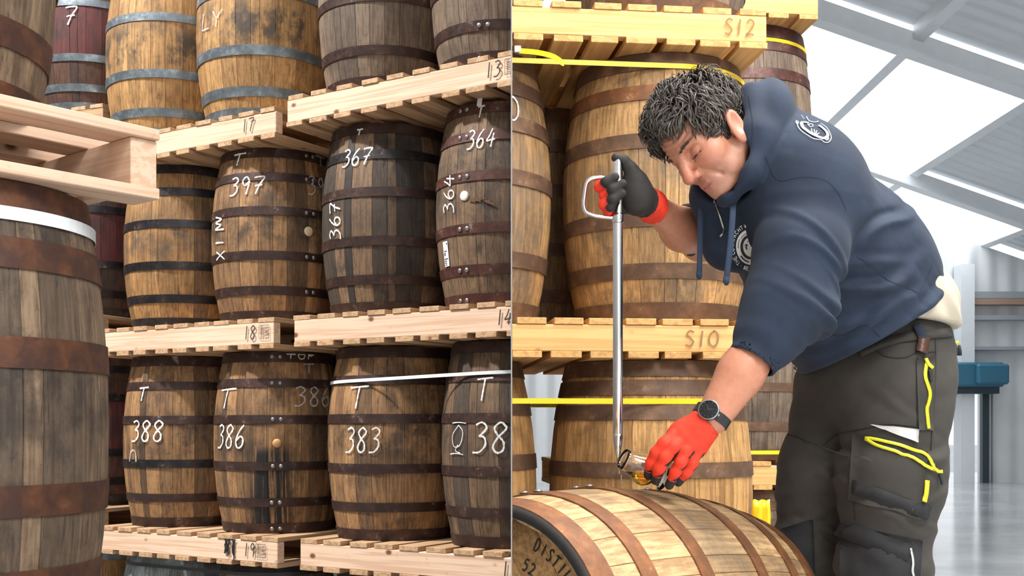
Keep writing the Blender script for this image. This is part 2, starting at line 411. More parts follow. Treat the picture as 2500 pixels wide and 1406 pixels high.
o = link('toggle', tube_mesh('toggle', [(0, 0, -0.12), (0, 0, -0.06), (0, 0, 0.02)], [0.03, 0.045, 0.02], 8), M['cord'], pc)
struct('ceiling_left', box_mesh('ceiling_left', -9, -0.002, -3, DEPTH_L, 11.0, 11.1), M['wall_dark'])
struct('wall_far_left', box_mesh('wall_far_left', -9.2, -9, -3, DEPTH_L, 0, 11.0), M['wall_dark'])

M['wall_grey'] = concrete('rendered_wall', (0.42, 0.41, 0.40))
struct('wall_front_left', box_mesh('wall_front_left', -9, -0.002, -3.2, -3, 0, 11.0), M['wall_grey'])
fw = bmesh.new(); quadbox(fw, -0.002, 12, -3.2, -3, 0, 0, roof_z(0) + .1, roof_z(12) + .1)
struct('wall_front_right', bm_mesh('wall_front_right', fw), M['wall_white'])
# ---------------------------------------------------------------- barrels
WID = (7.5, 12.5, 15.0, 18.75)    # stave widths in degrees
STAVES = {}
def prof(z, H, Rb, Rh): return Rb - (Rb - Rh) * (2 * (z / H - 0.5)) ** 2
def stave_mesh(wi, H, Rb, Rh, mt):
    key = (wi, H, Rb, Rh, mt)
    if key in STAVES: return STAVES[key]
    a = math.radians(WID[wi]) / 2 - 0.0007
    nz = 9; th = 0.024
    V, F = [], []
    def strip(cols, flip=False):
        b = len(V); m = len(cols)
        for k in range(nz):
            z = H * k / (nz - 1); r = prof(z, H, Rb, Rh)
            for (ang, dr) in cols:
                V.append(((r + dr) * math.cos(ang), (r + dr) * math.sin(ang), z))
        for k in range(nz - 1):
            for c in range(m - 1):
                i = b + k * m + c
                F.append((i, i + 1, i + 1 + m, i + m))
    e = 0.004
    strip([(-a + e, 0.0), (0, 0.0), (a - e, 0.0)])
    strip([(-a, -th), (-a, -0.0016), (-a + e, 0.0)]); strip([(a - e, 0.0), (a, -0.0016), (a, -th)])
    for z, s in ((0, -1), (H, 1)):
        r = prof(z, H, Rb, Rh); b = len(V)
        for ang, dr in ((-a, -th), (-a, -0.0016), (a, -0.0016), (a, -th)): V.append(((r + dr) * math.cos(ang), (r + dr) * math.sin(ang), z))
        F.append((b, b + 1, b + 2, b + 3) if s > 0 else (b + 3, b + 2, b + 1, b))
    me = pydata('stave', V, F, True); me.materials.append(M[mt]); STAVES[key] = me
    return me
def hoop_mesh(z0, wd, H, Rb, Rh, mt, th=0.003, n=64):
    key = ('h', round(z0, 4), wd, H, Rb, Rh, mt)
    if key in STAVES: return STAVES[key]
    V, F = [], []
    za, zb = z0 - wd / 2, z0 + wd / 2
    za, zb = max(za, 0.001), min(zb, H - 0.001)
    ra, rb = prof(za, H, Rb, Rh) + 0.0006, prof(zb, H, Rb, Rh) + 0.0006
    secs = [(ra, za), (ra + th, za), (rb + th, zb), (rb, zb)]
    for q in range(3):                                   # outer band and two edges, own vertices each
        (r1, z1), (r2, z2) = secs[q], secs[q + 1]
        b = len(V)
        for k in range(n):
            t = 2 * math.pi * k / n
            V += [(r1 * math.cos(t), r1 * math.sin(t), z1), (r2 * math.cos(t), r2 * math.sin(t), z2)]
        for k in range(n):
            i, j = b + 2 * k, b + 2 * ((k + 1) % n)
            F.append((i, j, j + 1, i + 1))
    me = pydata('hoop', V, F, True); me.materials.append(M[mt]); STAVES[key] = me
    return me
def lathe(name, prof_pts, n=20):
    V, F = [], []
    for r, z in prof_pts:
        for k in range(n):
            t = 2 * math.pi * k / n; V.append((r * math.cos(t), r * math.sin(t), z))
    for i in range(len(prof_pts) - 1):
        for k in range(n):
            F.append((i * n + k, i * n + (k + 1) % n, (i + 1) * n + (k + 1) % n, (i + 1) * n + k))
    F.append(tuple(range(n - 1, -1, -1))); F.append(tuple(range((len(prof_pts) - 1) * n, len(prof_pts) * n)))
    return pydata(name, V, F, True)
RIVET = lathe('rivet', [(0.0105, 0), (0.010, 0.003), (0.006, 0.0055), (0.002, 0.006)], 10); RIVET.materials.append(M['rivet'])

class Barrel: pass
ALLB = []
def barrel(label, base, H=0.865, Rb=0.312, Rh=0.262, wood='oak_brown', hoop='rust', hoops=None, hw=0.041, group=None,
           rivets=None, rot=None, streak=None, hoop_over=None, mats=None):
    """upright barrel standing at base (x, y, z); every stave, hoop and head is a part"""
    b = Barrel(); b.H, b.Rb, b.Rh = H, Rb, Rh
    b.root = empty('barrel', base); tag(b.root, label, 'barrel', group)
    b.base = Vector(base)
    if streak is not None:
        wood = wood + '_streaked'; M[wood] = stave_mat(wood, (0.47, 0.265, 0.115), (0.31, 0.172, 0.076), (0.15, 0.086, 0.042), amt=0.6, belt=0.5, streak=(b.root, *streak(b)))
    ang = rot if rot is not None else rnd.uniform(0, 360); end = ang + 360
    while ang < end - 0.01:
        left = end - ang
        opts = [i for i in range(4) if left - WID[i] >= 7.4 or abs(left - WID[i]) < 0.01]
        wi = rnd.choice(opts) if opts else 0
        o = link('stave', stave_mesh(wi, H, Rb, Rh, wood), None, b.root)
        o.rotation_euler = (0, 0, math.radians(ang + WID[wi] / 2)); ang += WID[wi]
    hs = hoops or (-0.474, -0.328, -0.128, 0.128, 0.328, 0.474)
    b.hoops = []
    for k, t in enumerate(hs):
        wd = hw * (1.25 if abs(t) > 0.44 else 1.0)
        z0 = H * (0.5 + t)
        h = link('hoop', hoop_mesh(z0, wd, H, Rb, Rh, (hoop_over or {}).get(k, hoop)), None, b.root)
        b.hoops.append(h)
        if rivets is not None:
            th = rivets(b, z0) if callable(rivets) else rivets
            for s in (-1, 1):
                q = link('rivet', RIVET, None, h)
                r = prof(z0, H, Rb, Rh) + 0.0034; tt = th + s * 0.019 / r
                q.matrix_local = Matrix.Translation((r * math.cos(tt), r * math.sin(tt), z0)) @ Matrix.Rotation(tt, 4, 'Z') @ Matrix.Rotation(math.pi / 2, 4, 'Y')
    for z, nm in ((H - 0.03, 'head'), (0.03, 'head')):
        r = prof(z, H, Rb, Rh) - 0.022
        link(nm, lathe('head', [(r, z - 0.01), (r, z + 0.01)], 32), M['head_oak'], b.root)
    ALLB.append(b); return b
def surf(b, th, z, off=0.0025):
    r = prof(z, b.H, b.Rb, b.Rh) + off
    return Vector((r * math.cos(th), r * math.sin(th), z))
def find(b, px, py):
    """theta, z of the point of barrel b that the photo shows at (px, py)"""
    best = (1e18, 0, 0)
    cx, cy = b.base.x, b.base.y
    th0 = math.atan2(-cy, -cx)
    for i in range(-88, 89, 1):
        th = th0 + math.radians(i)
        zl, zh = 0.0, b.H
        for _ in range(14):
            zm = (zl + zh) / 2; p = surf(b, th, zm) + b.base
            y = HOR - FPX * (p.z - EYE) / p.y
            if y > py: zl = zm
            else: zh = zm
        p = surf(b, th, (zl + zh) / 2) + b.base
        d = (1250 + FPX * p.x / p.y - px) ** 2 + (HOR - FPX * (p.z - EYE) / p.y - py) ** 2
        if d < best[0]: best = (d, th, (zl + zh) / 2)
    return best[1], best[2]

# stroke lettering: polylines in a box 1 wide, 1 high
GL = {
 '0': [[(.5, 1), (.1, .75), (.1, .25), (.5, 0), (.9, .25), (.9, .75), (.55, 1), (.4, .97)]],
 '1': [[(.5, 1), (.47, .5), (.45, 0)]],
 '2': [[(.1, .8), (.45, 1), (.85, .75), (.5, .3), (.1, .0), (.5, .06), (.95, .02)]],
 '3': [[(.15, .92), (.55, 1), (.85, .82), (.5, .58), (.4, .56), (.75, .5), (.85, .25), (.5, .02), (.05, .0)]],
 '4': [[(.55, 1), (.3, .6), (.05, .35), (.5, .38), (.98, .42)], [(.75, .75), (.68, .4), (.6, 0)]],
 '5': [[(.9, 1), (.3, 1)], [(.3, 1), (.2, .6), (.6, .62), (.85, .35), (.5, .02), (.1, .08)]],
 '6': [[(.75, 1), (.35, .7), (.1, .3), (.35, 0), (.75, .1), (.8, .38), (.5, .5), (.15, .3)]],
 '7': [[(.05, .93), (.5, .98), (.95, .95), (.6, .5), (.35, 0)], [(.2, .45), (.5, .5), (.85, .52)]],
 '8': [[(.85, .85), (.5, 1), (.15, .82), (.35, .6), (.75, .35), (.75, .08), (.4, .0), (.15, .2), (.4, .5), (.8, .75), (.85, .88)]],
 '9': [[(.8, .8), (.45, 1), (.15, .75), (.45, .5), (.8, .75), (.75, .4), (.65, 0)]],
 'T': [[(.0, .93), (.5, .97), (1., 1.)], [(.52, .97), (.48, .5), (.45, 0)]],
 'O': [[(.5, 1), (.1, .6), (.3, .05), (.7, .05), (.9, .55), (.55, .98)]],
 'P': [[(.15, 1), (.15, .5), (.12, 0)], [(.1, .95), (.6, 1), (.85, .75), (.5, .5), (.15, .48)]],
 'N': [[(.1, 0), (.12, .9), (.5, .4), (.85, .05), (.88, 1)]],
 'M': [[(.05, 0), (.1, 1), (.35, .3), (.55, .95), (.75, .25), (.95, 1)]],
 'X': [[(.05, 1), (.5, .5), (.95, 0)], [(.95, .95), (.5, .45), (.05, .05)]],
 'S': [[(.85, .9), (.45, 1), (.15, .78), (.5, .55), (.85, .28), (.5, .02), (.1, .1)]],
 'Q': [[(.5, .9), (.12, .6), (.3, .25), (.75, .3), (.85, .7), (.5, .92)], [(.0, .98), (.5, 1), (1, .97)], [(.6, .3), (.45, .12), (.8, .04)], [(.0, .0), (.5, .03), (1, .0)]],
 '/': [[(.05, .95), (.5, .97), (.92, .95), (.6, .5), (.4, 0)]],
 'Z': [[(.1, 1), (.9, 1), (.1, 0), (.95, .02)]],
 'n': [[(.0, .0), (.1, .8), (.5, 1), (.75, .7), (.85, 0)]],
 '-': [[(0, .5), (.5, .52), (1, .5)]], '.': [[(.4, .02), (.5, .05), (.6, .0)]], ' ': [],
 'W': [[(.0, 1), (.2, 0), (.5, .8), (.75, 0), (1, 1)]], 'h': [[(.1, 1), (.1, 0)], [(.1, .4), (.5, .6), (.8, .4), (.82, 0)]],
 'E': [[(.9, 1), (.1, 1)], [(.1, 1), (.1, 0)], [(.1, 0), (.9, 0)], [(.1, .5), (.75, .5)]],
 'A': [[(.05, 0), (.5, 1)], [(.5, 1), (.95, 0)], [(.25, .38), (.75, .38)]],
 'C': [[(.9, .82), (.5, 1), (.12, .7), (.12, .3), (.5, 0), (.9, .18)]],
 'H': [[(.1, 1), (.1, 0)], [(.9, 1), (.9, 0)], [(.1, .5), (.9, .5)]],
 'D': [[(.15, 1), (.15, 0)], [(.15, 1), (.6, .95), (.9, .5), (.6, .05), (.15, 0)]],
 'I': [[(.5, 1), (.5, 0)]], 'L': [[(.2, 1), (.2, 0)], [(.2, 0), (.9, 0)]], 'R': [[(.15, 1), (.15, 0)], [(.15, 1), (.7, .98), (.85, .75), (.5, .52), (.15, .5)], [(.45, .5), (.9, 0)]],
 'K': [[(.15, 1), (.15, 0)], [(.9, 1), (.2, .45)], [(.35, .55), (.9, 0)]], 'Y': [[(.05, 1), (.5, .5)], [(.95, 1), (.5, .5)], [(.5, .5), (.5, 0)]], '*': [[(.4, .5), (.6, .5)]],
}
def strokes(text, width, height, gap=0.18, slant=0.08):
    """list of 2-D polylines centred on 0, total width x height"""
    n = len(text); adv = 1.0 / (n + gap * (n - 1)); out = []
    for i, ch in enumerate(text):
        x0 = i * adv * (1 + gap)
        for pl in GL[ch]:
            q = [Vector((x0 + x * adv, y, 0)) for x, y in pl]
            q = smooth_path(q, 5) if len(q) > 2 else [q[0].lerp(q[1], k / 5) for k in range(6)]
            out.append([((v.x - 0.5) * width + (v.y - .5) * slant * height, (v.y - 0.5) * height) for v in q])
    return out
def mark(b, text, px, py, w_px, h_px, mt='chalk', lw=5.5, rot=0, name='chalk_mark'):
    th, z = find(b, px, py)
    p = surf(b, th, z) + b.base; sc = p.y / FPX
    # facing correction: ribbon is laid on the curved surface, so widen what turns away
    nrm = Vector((math.cos(th), math.sin(th), 0)); view = (Vector((0, 0, p.z)) - p).normalized()
    k = 1.0 / max(0.35, abs(nrm.dot(Vector((view.x, view.y, 0)).normalized())))
    V, F = [], []
    for pl in strokes(text, w_px * sc, h_px * sc):
        pts, nn, wd = [], [], []
        for (u, v) in pl:
            if rot: u, v = -v, u
            zz = min(max(z + v, 0.01), b.H - 0.01); r = prof(zz, b.H, b.Rb, b.Rh)
            t2 = th + u * k / r
            pts.append(surf(b, t2, zz, 0.0048)); nn.append(Vector((math.cos(t2), math.sin(t2), 0)))
            wd.append(0.72 * lw * sc * rnd.uniform(0.7, 1.25))
        v2, f2 = ribbon(pts, nn, wd); o = len(V)
        V += v2; F += [tuple(i + o for i in f) for f in f2]
    return link(name, pydata(name, V, F, True), M[mt], b.root)
def bung(b, px, py, r_px, mt, proud=0.006, dome=False):
    th, z = find(b, px, py); p = surf(b, th, z) + b.base; r = r_px * p.y / FPX
    pr = [(r, -0.01), (r, proud * 0.7), (r * 0.86, proud)] + ([(r * 0.5, proud * 1.25)] if dome else [])
    o = link('bung', lathe('bung', pr, 20), M[mt], b.root)
    o.matrix_local = Matrix.Translation(surf(b, th, z, 0)) @ Matrix.Rotation(th, 4, 'Z') @ Matrix.Rotation(math.pi / 2, 4, 'Y')
    return th, z

# ---------------------------------------------------------------- pallets
TB = 0.022                       # board thickness
PALM = {}
def pallet(label, corner, ux, uy, z_beam_top, L=1.23, D=1.2, beam=0.098, mats=('deal', 'deal_end'), nb=9, bw=0.096, group=None, seed=0):
    """stringer pallet: corner = front edge start (x, y); ux along the front, uy into depth; boards run along uy"""
    rot = math.atan2(ux[1], ux[0])
    root = empty('pallet', (corner[0], corner[1], z_beam_top - beam - TB), rot); tag(root, label, 'pallet', group)
    rr = random.Random(seed)
    flip = 1 if (ux[0] * uy[1] - ux[1] * uy[0]) > 0 else -1
    key = (L, D, beam, mats, nb, bw, flip)
    if key not in PALM:
        st = box_mesh('stringer', -L / 2, L / 2, -0.0225, 0.0225, 0, beam, 0.002); st.materials.append(M[mats[0]])
        bd = [box_mesh('board', -D / 2, D / 2, -bw * k / 2, bw * k / 2, 0, TB - 0.0005, 0.0015) for k in (1.0, 0.93, 1.06)]
        for m in bd: m.materials.append(M[mats[1]])
        PALM[key] = (st, bd)
    st, bd = PALM[key]
    for k in range(3):
        o = link('stringer', st, None, root); o.location = (L / 2, flip * (0.026 + (D - 0.052) * k / 2), TB)
    for nm, z in (('bottom_board', 0.0), ('top_board', TB + beam + 0.0005)):
        for k in range(nb):
            x = bw / 2 + (L - bw) * k / (nb - 1) + (rr.uniform(-0.008, 0.008) if 0 < k < nb - 1 else 0)
            o = link(nm, rr.choice(bd), None, root)
            o.location = (x, flip * (D / 2 + rr.uniform(-0.003, 0.004)), z); o.rotation_euler = (0, 0, math.pi / 2 + rr.uniform(-0.006, 0.006))
    return root
def pallet_text(root, text, s, w, h, z, mt='ink', lw=0.006, D=1.2, y=-0.0035, name='number_marking'):
    """marker strokes on the front stringer, s = distance along it"""
    V, F = [], []
    for pl in strokes(text, w, h):
        pts = [Vector((s + u, y, z + v)) for u, v in pl]
        v2, f2 = ribbon(pts, [Vector((0, -1, 0))] * len(pts), lw); o = len(V)
        V += v2; F += [tuple(i + o for i in f) for f in f2]
    return link(name, pydata(name, V, F), M[mt], root)
def pallet_stamp(root, s, z, y=-0.0035, k=1.0):
    """heat-treatment stamp: frame, wheat ear and code strokes"""
    V, F = [], []
    def add(pts, lw=0.0025):
        p = [Vector((s + u * k, y, z + v * k)) for u, v in pts]
        v2, f2 = ribbon(p, [Vector((0, -1, 0))] * len(p), lw); o = len(V); V.extend(v2); F.extend([tuple(i + o for i in f) for f in f2])
    add([(-.03, -.03), (.03, -.03)]); add([(.03, -.03), (.03, .03)]); add([(.03, .03), (-.03, .03)]); add([(-.03, .03), (-.03, -.03)])
    add([(-.015, -.027), (-.015, .024)])
    for q in range(5):
        v = -.012 + q * .009
        add([(-.015, v), (-.024, v + .007)]); add([(-.015, v), (-.006, v + .007)])
    add([(0, -.028), (0, .028)], .0015)
    for row, tx in ((.016, '3T'), (0, '088'), (-.017, 'HT')):
        for pl in strokes(tx, .02, .011): add([(u + .015, v + row) for u, v in pl], .0022)
    return link('treatment_stamp', pydata('treatment_stamp', V, F), M['ink_print'], root)

# ---------------------------------------------------------------- straps
def strap_mesh(name, circles, z, wd, off=0.004, tilt=None, n=40):
    """closed band round the convex hull of circles (x, y, r)"""
    pts = []
    for x, y, r in circles:
        for k in range(n * 2):
            t = math.pi * k / n; pts.append((x + (r + off) * math.cos(t), y + (r + off) * math.sin(t)))
    pts = sorted(set(pts))
    def half(ps):
        h = []
        for p in ps:
            while len(h) > 1 and (h[-1][0] - h[-2][0]) * (p[1] - h[-2][1]) - (h[-1][1] - h[-2][1]) * (p[0] - h[-2][0]) <= 0: h.pop()
            h.append(p)
        return h
    hull = half(pts)[:-1] + half(pts[::-1])[:-1]
    # subdivide long spans so clipping and sag work
    fine = []
    for a, b in zip(hull, hull[1:] + hull[:1]):
        d = math.dist(a, b); m = max(1, int(d / 0.05))
        fine += [(a[0] + (b[0] - a[0]) * k / m, a[1] + (b[1] - a[1]) * k / m) for k in range(m)]
    V, F = [], []
    cx = sum(c[0] for c in circles) / len(circles); cy = sum(c[1] for c in circles) / len(circles)
    for x, y in fine:
        zz = z + (tilt(x, y) if tilt else 0)
        nx, ny = x - cx, y - cy; l = math.hypot(nx, ny); nx /= l; ny /= l
        V += [(x, y, zz - wd / 2), (x, y, zz + wd / 2), (x + nx * .001, y + ny * .001, zz + wd / 2), (x + nx * .001, y + ny * .001, zz - wd / 2)]
    m = len(fine)
    for i in range(m):
        j = (i + 1) % m
        for q in range(4): F.append((4 * i + q, 4 * j + q, 4 * j + (q + 1) % 4, 4 * i + (q + 1) % 4))
    return pydata(name, V, F)

# ---------------------------------------------------------------- cutting against the parting sheet
def clip(root, keep):
    """things built into the parting sheet end at it; keep = -1 left hall, +1 right hall"""
    lim = -0.003 if keep < 0 else 0.001
    bpy.context.view_layer.update()
    objs = []
    def walk(o):
        for c in list(o.children): walk(c)
        objs.append(o)
    walk(root)
    for o in objs:
        if o.type != 'MESH': continue
        mw = o.matrix_world
        xs = [(mw @ Vector(c)).x * keep for c in o.bound_box]
        L = lim * keep
        if min(xs) >= L: continue
        if max(xs) <= L + 0.004 and not o.children:
            bpy.data.objects.remove(o); continue
        bm = bmesh.new(); bm.from_mesh(o.data); bm.transform(mw)
        g = bmesh.ops.bisect_plane(bm, geom=bm.verts[:] + bm.edges[:] + bm.faces[:], plane_co=(lim, 0, 0), plane_no=(-keep, 0, 0), clear_outer=True)
        ed = [e for e in g['geom_cut'] if isinstance(e, bmesh.types.BMEdge)]
        try: bmesh.ops.holes_fill(bm, edges=ed)
        except Exception: pass
        if not bm.verts: bm.free(); bpy.data.objects.remove(o); continue
        bm.transform(mw.inverted())
        me = bpy.data.meshes.new(o.data.name); bm.to_mesh(me); bm.free()
        for m in o.data.materials: me.materials.append(m)
        o.data = me
# ---------------------------------------------------------------- left hall: the numbered rack
U = Vector((0.848, -0.530, 0)); B = Vector((0.530, 0.848, 0)); O0 = Vector((-1.10, 5.26, 0))
def LP(s, d=0.0): return O0 + U * s + B * d
ZL = {3: EYE + 1.453, 2: EYE + 0.487, 1: EYE - 0.523, 0: -0.0}
def lpal(num, s0, zt, label, tx=None, stamp=None, seed=0):
    c = LP(s0); p = pallet(label, (c.x, c.y), U, B, zt, seed=seed, group='numbered pallets of the barrel rack')
    if tx: pallet_text(p, num.replace('7', '/'), tx, 0.074 if len(num) > 1 else 0.03, 0.062, TB + 0.055, lw=0.0058)
    if stamp: pallet_stamp(p, stamp, TB + 0.055)
    return p
p17 = lpal('17', -1.21, ZL[3], 'pale wooden pallet marked 17 under the two golden barrels', 1.06, None, 1)
p13 = lpal('13', 0.09, EYE + 1.487, 'pale wooden pallet marked 13, highest of the rack', 1.12, 1.205, 2)
p18 = lpal('18', -1.2236, ZL[2], 'pale wooden pallet marked 18 with dark knots', 1.085, 1.175, 3)
p14 = lpal('14', 0.132, EYE + 0.487, 'pale wooden pallet marked 14 under barrels 367 and 364', 1.13, None, 4)
p19 = lpal('19', -1.2, ZL[1], 'pale wooden pallet marked 19 with a black spill down its edge', 1.06, 1.13, 5)
p15 = lpal('15', 0.169, EYE - 0.520, 'pale wooden pallet marked 15, lowest beside the spill-stained one', 1.12, None, 6)
g0 = lpal('', -1.2, 0.12, 'wooden pallet on the floor under the blue-painted barrel', seed=7)
g1 = lpal('', 0.15, 0.12, 'wooden pallet on the floor under the hidden lowest barrels', seed=8)
# spill over pallet 19: strokes of dried black liquid
V, F = [], []
for k in range(9):
    x = 0.93 + rnd.uniform(-0.035, 0.035); ln = rnd.uniform(0.05, 0.13)
    pts = smooth_path([Vector((x + rnd.uniform(-.008, .008), -0.0032, TB + 0.098 - q * ln / 4)) for q in range(5)], 3)
    v2, f2 = ribbon(pts, [Vector((0, -1, 0))] * len(pts), [rnd.uniform(0.004, 0.014) for _ in pts]); o = len(V); V += v2; F += [tuple(i + o for i in f) for f in f2]
link('spill_stain', pydata('spill', V, F), M['stencil'], p19)

OT = {1: ZL[1] + TB + .001, 2: ZL[2] + TB + .001, 3: ZL[3] + TB + .001}
def lb(label, s, lvl, d=0.345, z=None, **kw):
    c = LP(s, d); return barrel(label, (c.x, c.y, z if z is not None else OT[lvl]), **kw)
GR = 'barrels of the numbered rack'
def riv(px):
    def f(b, z0):
        # theta that shows at column px
        best = (1e9, 0)
        th0 = math.atan2(-b.base.y, -b.base.x)
        for i in range(-85, 86):
            th = th0 + math.radians(i); p = surf(b, th, z0) + b.base
            d = abs(1250 + FPX * p.x / p.y - px)
            if d < best[0]: best = (d, th)
        return best[1]
    return f
H2, H1 = 0.822, 0.862
b398 = lb('golden brown oak barrel with black hoops on pallet 18', -0.95, 2, H=H2, wood='oak_honey', hoop='rust_black', group=GR)
b397 = lb('brown oak barrel chalked 397 with a pale bung on pallet 18', -0.304, 2, H=H2, group=GR, rivets=riv(757))
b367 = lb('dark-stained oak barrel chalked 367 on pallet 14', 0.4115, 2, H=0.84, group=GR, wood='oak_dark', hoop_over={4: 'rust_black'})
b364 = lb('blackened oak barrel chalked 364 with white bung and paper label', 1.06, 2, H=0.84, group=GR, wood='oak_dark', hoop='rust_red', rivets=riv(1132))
b388 = lb('brown oak barrel chalked 388 on pallet 19', -0.955, 1, H=H1, group=GR, hoop_over={2: 'rust_black'})
b386 = lb('oak barrel chalked 386 and TOP, black spill below its bung', -0.29, 1, H=H1, group=GR, rivets=riv(675), streak=lambda b: (find(b, 660, 1180)[0], 0.42, 0.15))
b383 = lb('brown oak barrel chalked 383 behind a white strap on pallet 15', 0.447, 1, z=OT[1] + .004, H=H1 - .006, group=GR, wood='oak_brown')
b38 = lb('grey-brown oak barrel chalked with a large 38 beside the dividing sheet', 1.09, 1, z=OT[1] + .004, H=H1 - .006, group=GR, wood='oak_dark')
bg1 = lb('golden oak barrel with grey hoops, slimmer view, beside the red barrel', -1.075, 3, wood='oak_gold', hoop='galv', H=0.93, Rb=0.335, Rh=0.275, d=0.36, group=GR, hoops=(-.47, -.36, -.155, .155, .36, .47), hw=.043)
bg2 = lb('golden oak barrel with bright galvanised hoops and dark upper stain', -0.394, 3, wood='oak_gold', hoop='galv', H=0.93, Rb=0.335, Rh=0.275, d=0.36, group=GR, hoops=(-.47, -.36, -.155, .155, .36, .47), hw=.046)
bt3 = lb('plain brown oak barrel on pallet 13 next to a golden barrel', 0.39, 3, z=EYE + 1.487 + TB, H=0.88, group=GR, wood='oak_grey', hoops=(-.474, -.32, -.06, .13, .33, .474))
bt4 = lb('brown oak barrel with riveted hoops on pallet 13 by the dividing sheet', 1.03, 3, z=EYE + 1.487 + TB, H=0.88, group=GR, wood='oak_grey', rivets=riv(1182))
zl0 = 0.12 + TB + 0.001
Hlow = (ZL[1] - 0.098 - TB - 0.002) - zl0
blow1 = lb('oak barrel with blue-painted top and black strap under pallet 19', -0.98, 0, z=zl0, H=Hlow, Rb=0.315, Rh=0.268, wood='oak_blue', hoop='galv', group=GR)
blow2 = lb('barrel wrapped in grey film under the spill-stained pallet', -0.30, 0, z=zl0, H=Hlow, wood='oak_grey', hoop='rust_black', group=GR)
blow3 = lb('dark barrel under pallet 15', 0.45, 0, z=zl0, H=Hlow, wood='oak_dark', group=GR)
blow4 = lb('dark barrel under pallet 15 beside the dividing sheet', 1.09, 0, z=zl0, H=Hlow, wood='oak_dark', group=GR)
# second row, deeper in the rack: only slivers show between the front barrels
for lvl, hh, s, nm in ((1, H1, -.95, 'behind the barrel chalked 388'), (1, H1, -.30, 'behind the spill-stained barrel'), (1, H1, .43, 'behind the white strap on pallet 15'),
                       (2, H2, -.95, 'behind the golden brown barrel with black hoops'), (2, H2, -.30, 'behind the barrel with the pale bung'), (2, H2, .43, 'behind the dark-stained barrel on pallet 14')):
    lb('shadowed oak barrel ' + nm, s + 0.02, lvl, d=0.345 + 0.66, z=OT[lvl] + .004, H=hh - 0.016, Rb=0.30, group='rear row of the rack')
for s, nm in ((0.40, 'behind the plain barrel on pallet 13'), (-0.39, 'behind the bright-hooped golden barrel')):
    lb('shadowed oak barrel ' + nm, s, 3, d=1.02, z=EYE + 1.487 + TB if s > 0 else None, H=0.88, Rb=0.30, group='rear row of the rack')

# -- chalk, bungs, label
mark(b397, 'T', 583, 390, 27, 30); mark(b397, '397', 600, 453, 80, 44)
mark(b397, 'T', 783, 394, 22, 26, 'chalk_faint'); mark(b397, '39', 772, 455, 40, 46, 'chalk_faint')
mark(b397, 'M', 536, 545, 36, 20, rot=1); mark(b397, '1', 536, 592, 24, 18, rot=1); mark(b397, 'X', 538, 624, 22, 20, rot=1)
bung(b397, 755, 565, 11.5, 'bung_pale')
mark(b367, 'T', 879, 323, 14, 15); mark(b367, '367', 869, 383, 68, 42); mark(b367, '367', 817, 540, 92, 25, rot=1)
mark(b364, 'T', 1173, 273, 16, 30); mark(b364, '364', 1173, 338, 68, 46); mark(b364, '364', 1096, 475, 95, 24, rot=1, lw=5)
bung(b364, 1133, 478, 12, 'bung_white')
mark(b388, 'T', 350, 962, 20, 33); mark(b388, '388', 357, 1052, 74, 50, lw=6); mark(b388, 'n', 327, 1113, 18, 28, 'chalk_faint')
mark(b386, 'T', 553, 973, 33, 48); mark(b386, '386', 560, 1065, 64, 56, lw=6)
mark(b386, 'TOP', 737, 868, 68, 17, lw=4); mark(b386, 'T', 755, 900, 24, 24, 'chalk_faint', lw=4); mark(b386, '386', 768, 968, 86, 46, 'chalk_faint')
bung(b386, 676, 1082, 11, 'bung_oak', 0.016, True)
mark(b383, 'T', 875, 970, 42, 55); mark(b383, '383', 883, 1074, 84, 60, lw=6)
mark(b38, 'T', 1180, 950, 38, 56, lw=6); mark(b38, '38', 1196, 1068, 86, 74, lw=7); mark(b38, 'Q', 1116, 1070, 32, 78, lw=3.5)
mark(bg2, 'L', 503, 52, 22, 40, 'chalk_faint'); mark(bg2, 'Y', 530, 45, 24, 40, 'chalk_faint')
V, F = [], []
for k in range(12):
    x_, y_ = 1143 + k * 4.6 + rnd.uniform(-2, 2), 484 + rnd.uniform(-3, 5) + k * .6
    sl_ = rnd.uniform(-.2, .5); ln_ = rnd.uniform(1.5, 4.5); pts, nn = [], []
    for q_ in range(5):
        t_, z_ = find(b364, x_ + q_ * ln_, y_ + q_ * ln_ * sl_ + rnd.uniform(-1, 1)); pts.append(surf(b364, t_, z_, .0045)); nn.append(Vector((math.cos(t_), math.sin(t_), 0)))
    v2, f2 = ribbon(pts, nn, [.002] + [rnd.uniform(.003, .011) for _ in range(3)] + [.001]); o = len(V); V += v2; F += [tuple(i + o for i in f) for f in f2]
tag(link('splintered_wood', pydata('splintered_wood', V, F, True), M['splinter'], b364.root), kind='stuff')
th, z = find(b364, 1089, 620)
V, F = [], []
for k in range(5):
    for v in (-0.052, 0.052): V.append(surf(b364, th + (k / 4 - 0.5) * 0.13, z + v, 0.0035))
for k in range(4): F.append((2 * k, 2 * k + 2, 2 * k + 3, 2 * k + 1))
link('paper_label', pydata('paper_label', V, F, True), M['paper'], b364.root)
V, F = [], []
for (u0, u1, v, lw) in [(-.05, .01, -.045 + .008 * q, .003) for q in range(4)] + [(-.04, -.01, .0, .012), (-.04, .03, .012, .003), (-.02, .05, -.02, .003), (.03, .05, .042, .008)]:
    pts = [surf(b364, th + u0 + (u1 - u0) * k / 4, z + v, 0.0042) for k in range(5)]
    v2, f2 = ribbon(pts, [Vector((p.x, p.y, 0)).normalized() for p in pts], lw); o = len(V); V += v2; F += [tuple(i + o for i in f) for f in f2]
link('label_print', pydata('label_print', V, F), M['ink'], b364.root)
th, z = find(b364, 1171, 240)
V, F = [], []
for k in range(3):
    for v in (-0.017, 0.017): V.append(surf(b364, th + (k / 2 - 0.5) * 0.085, z + v, 0.0052))
for k in range(2): F.append((2 * k, 2 * k + 2, 2 * k + 3, 2 * k + 1))
link('small_tag', pydata('small_tag', V, F, True), M['paper'], b364.root)

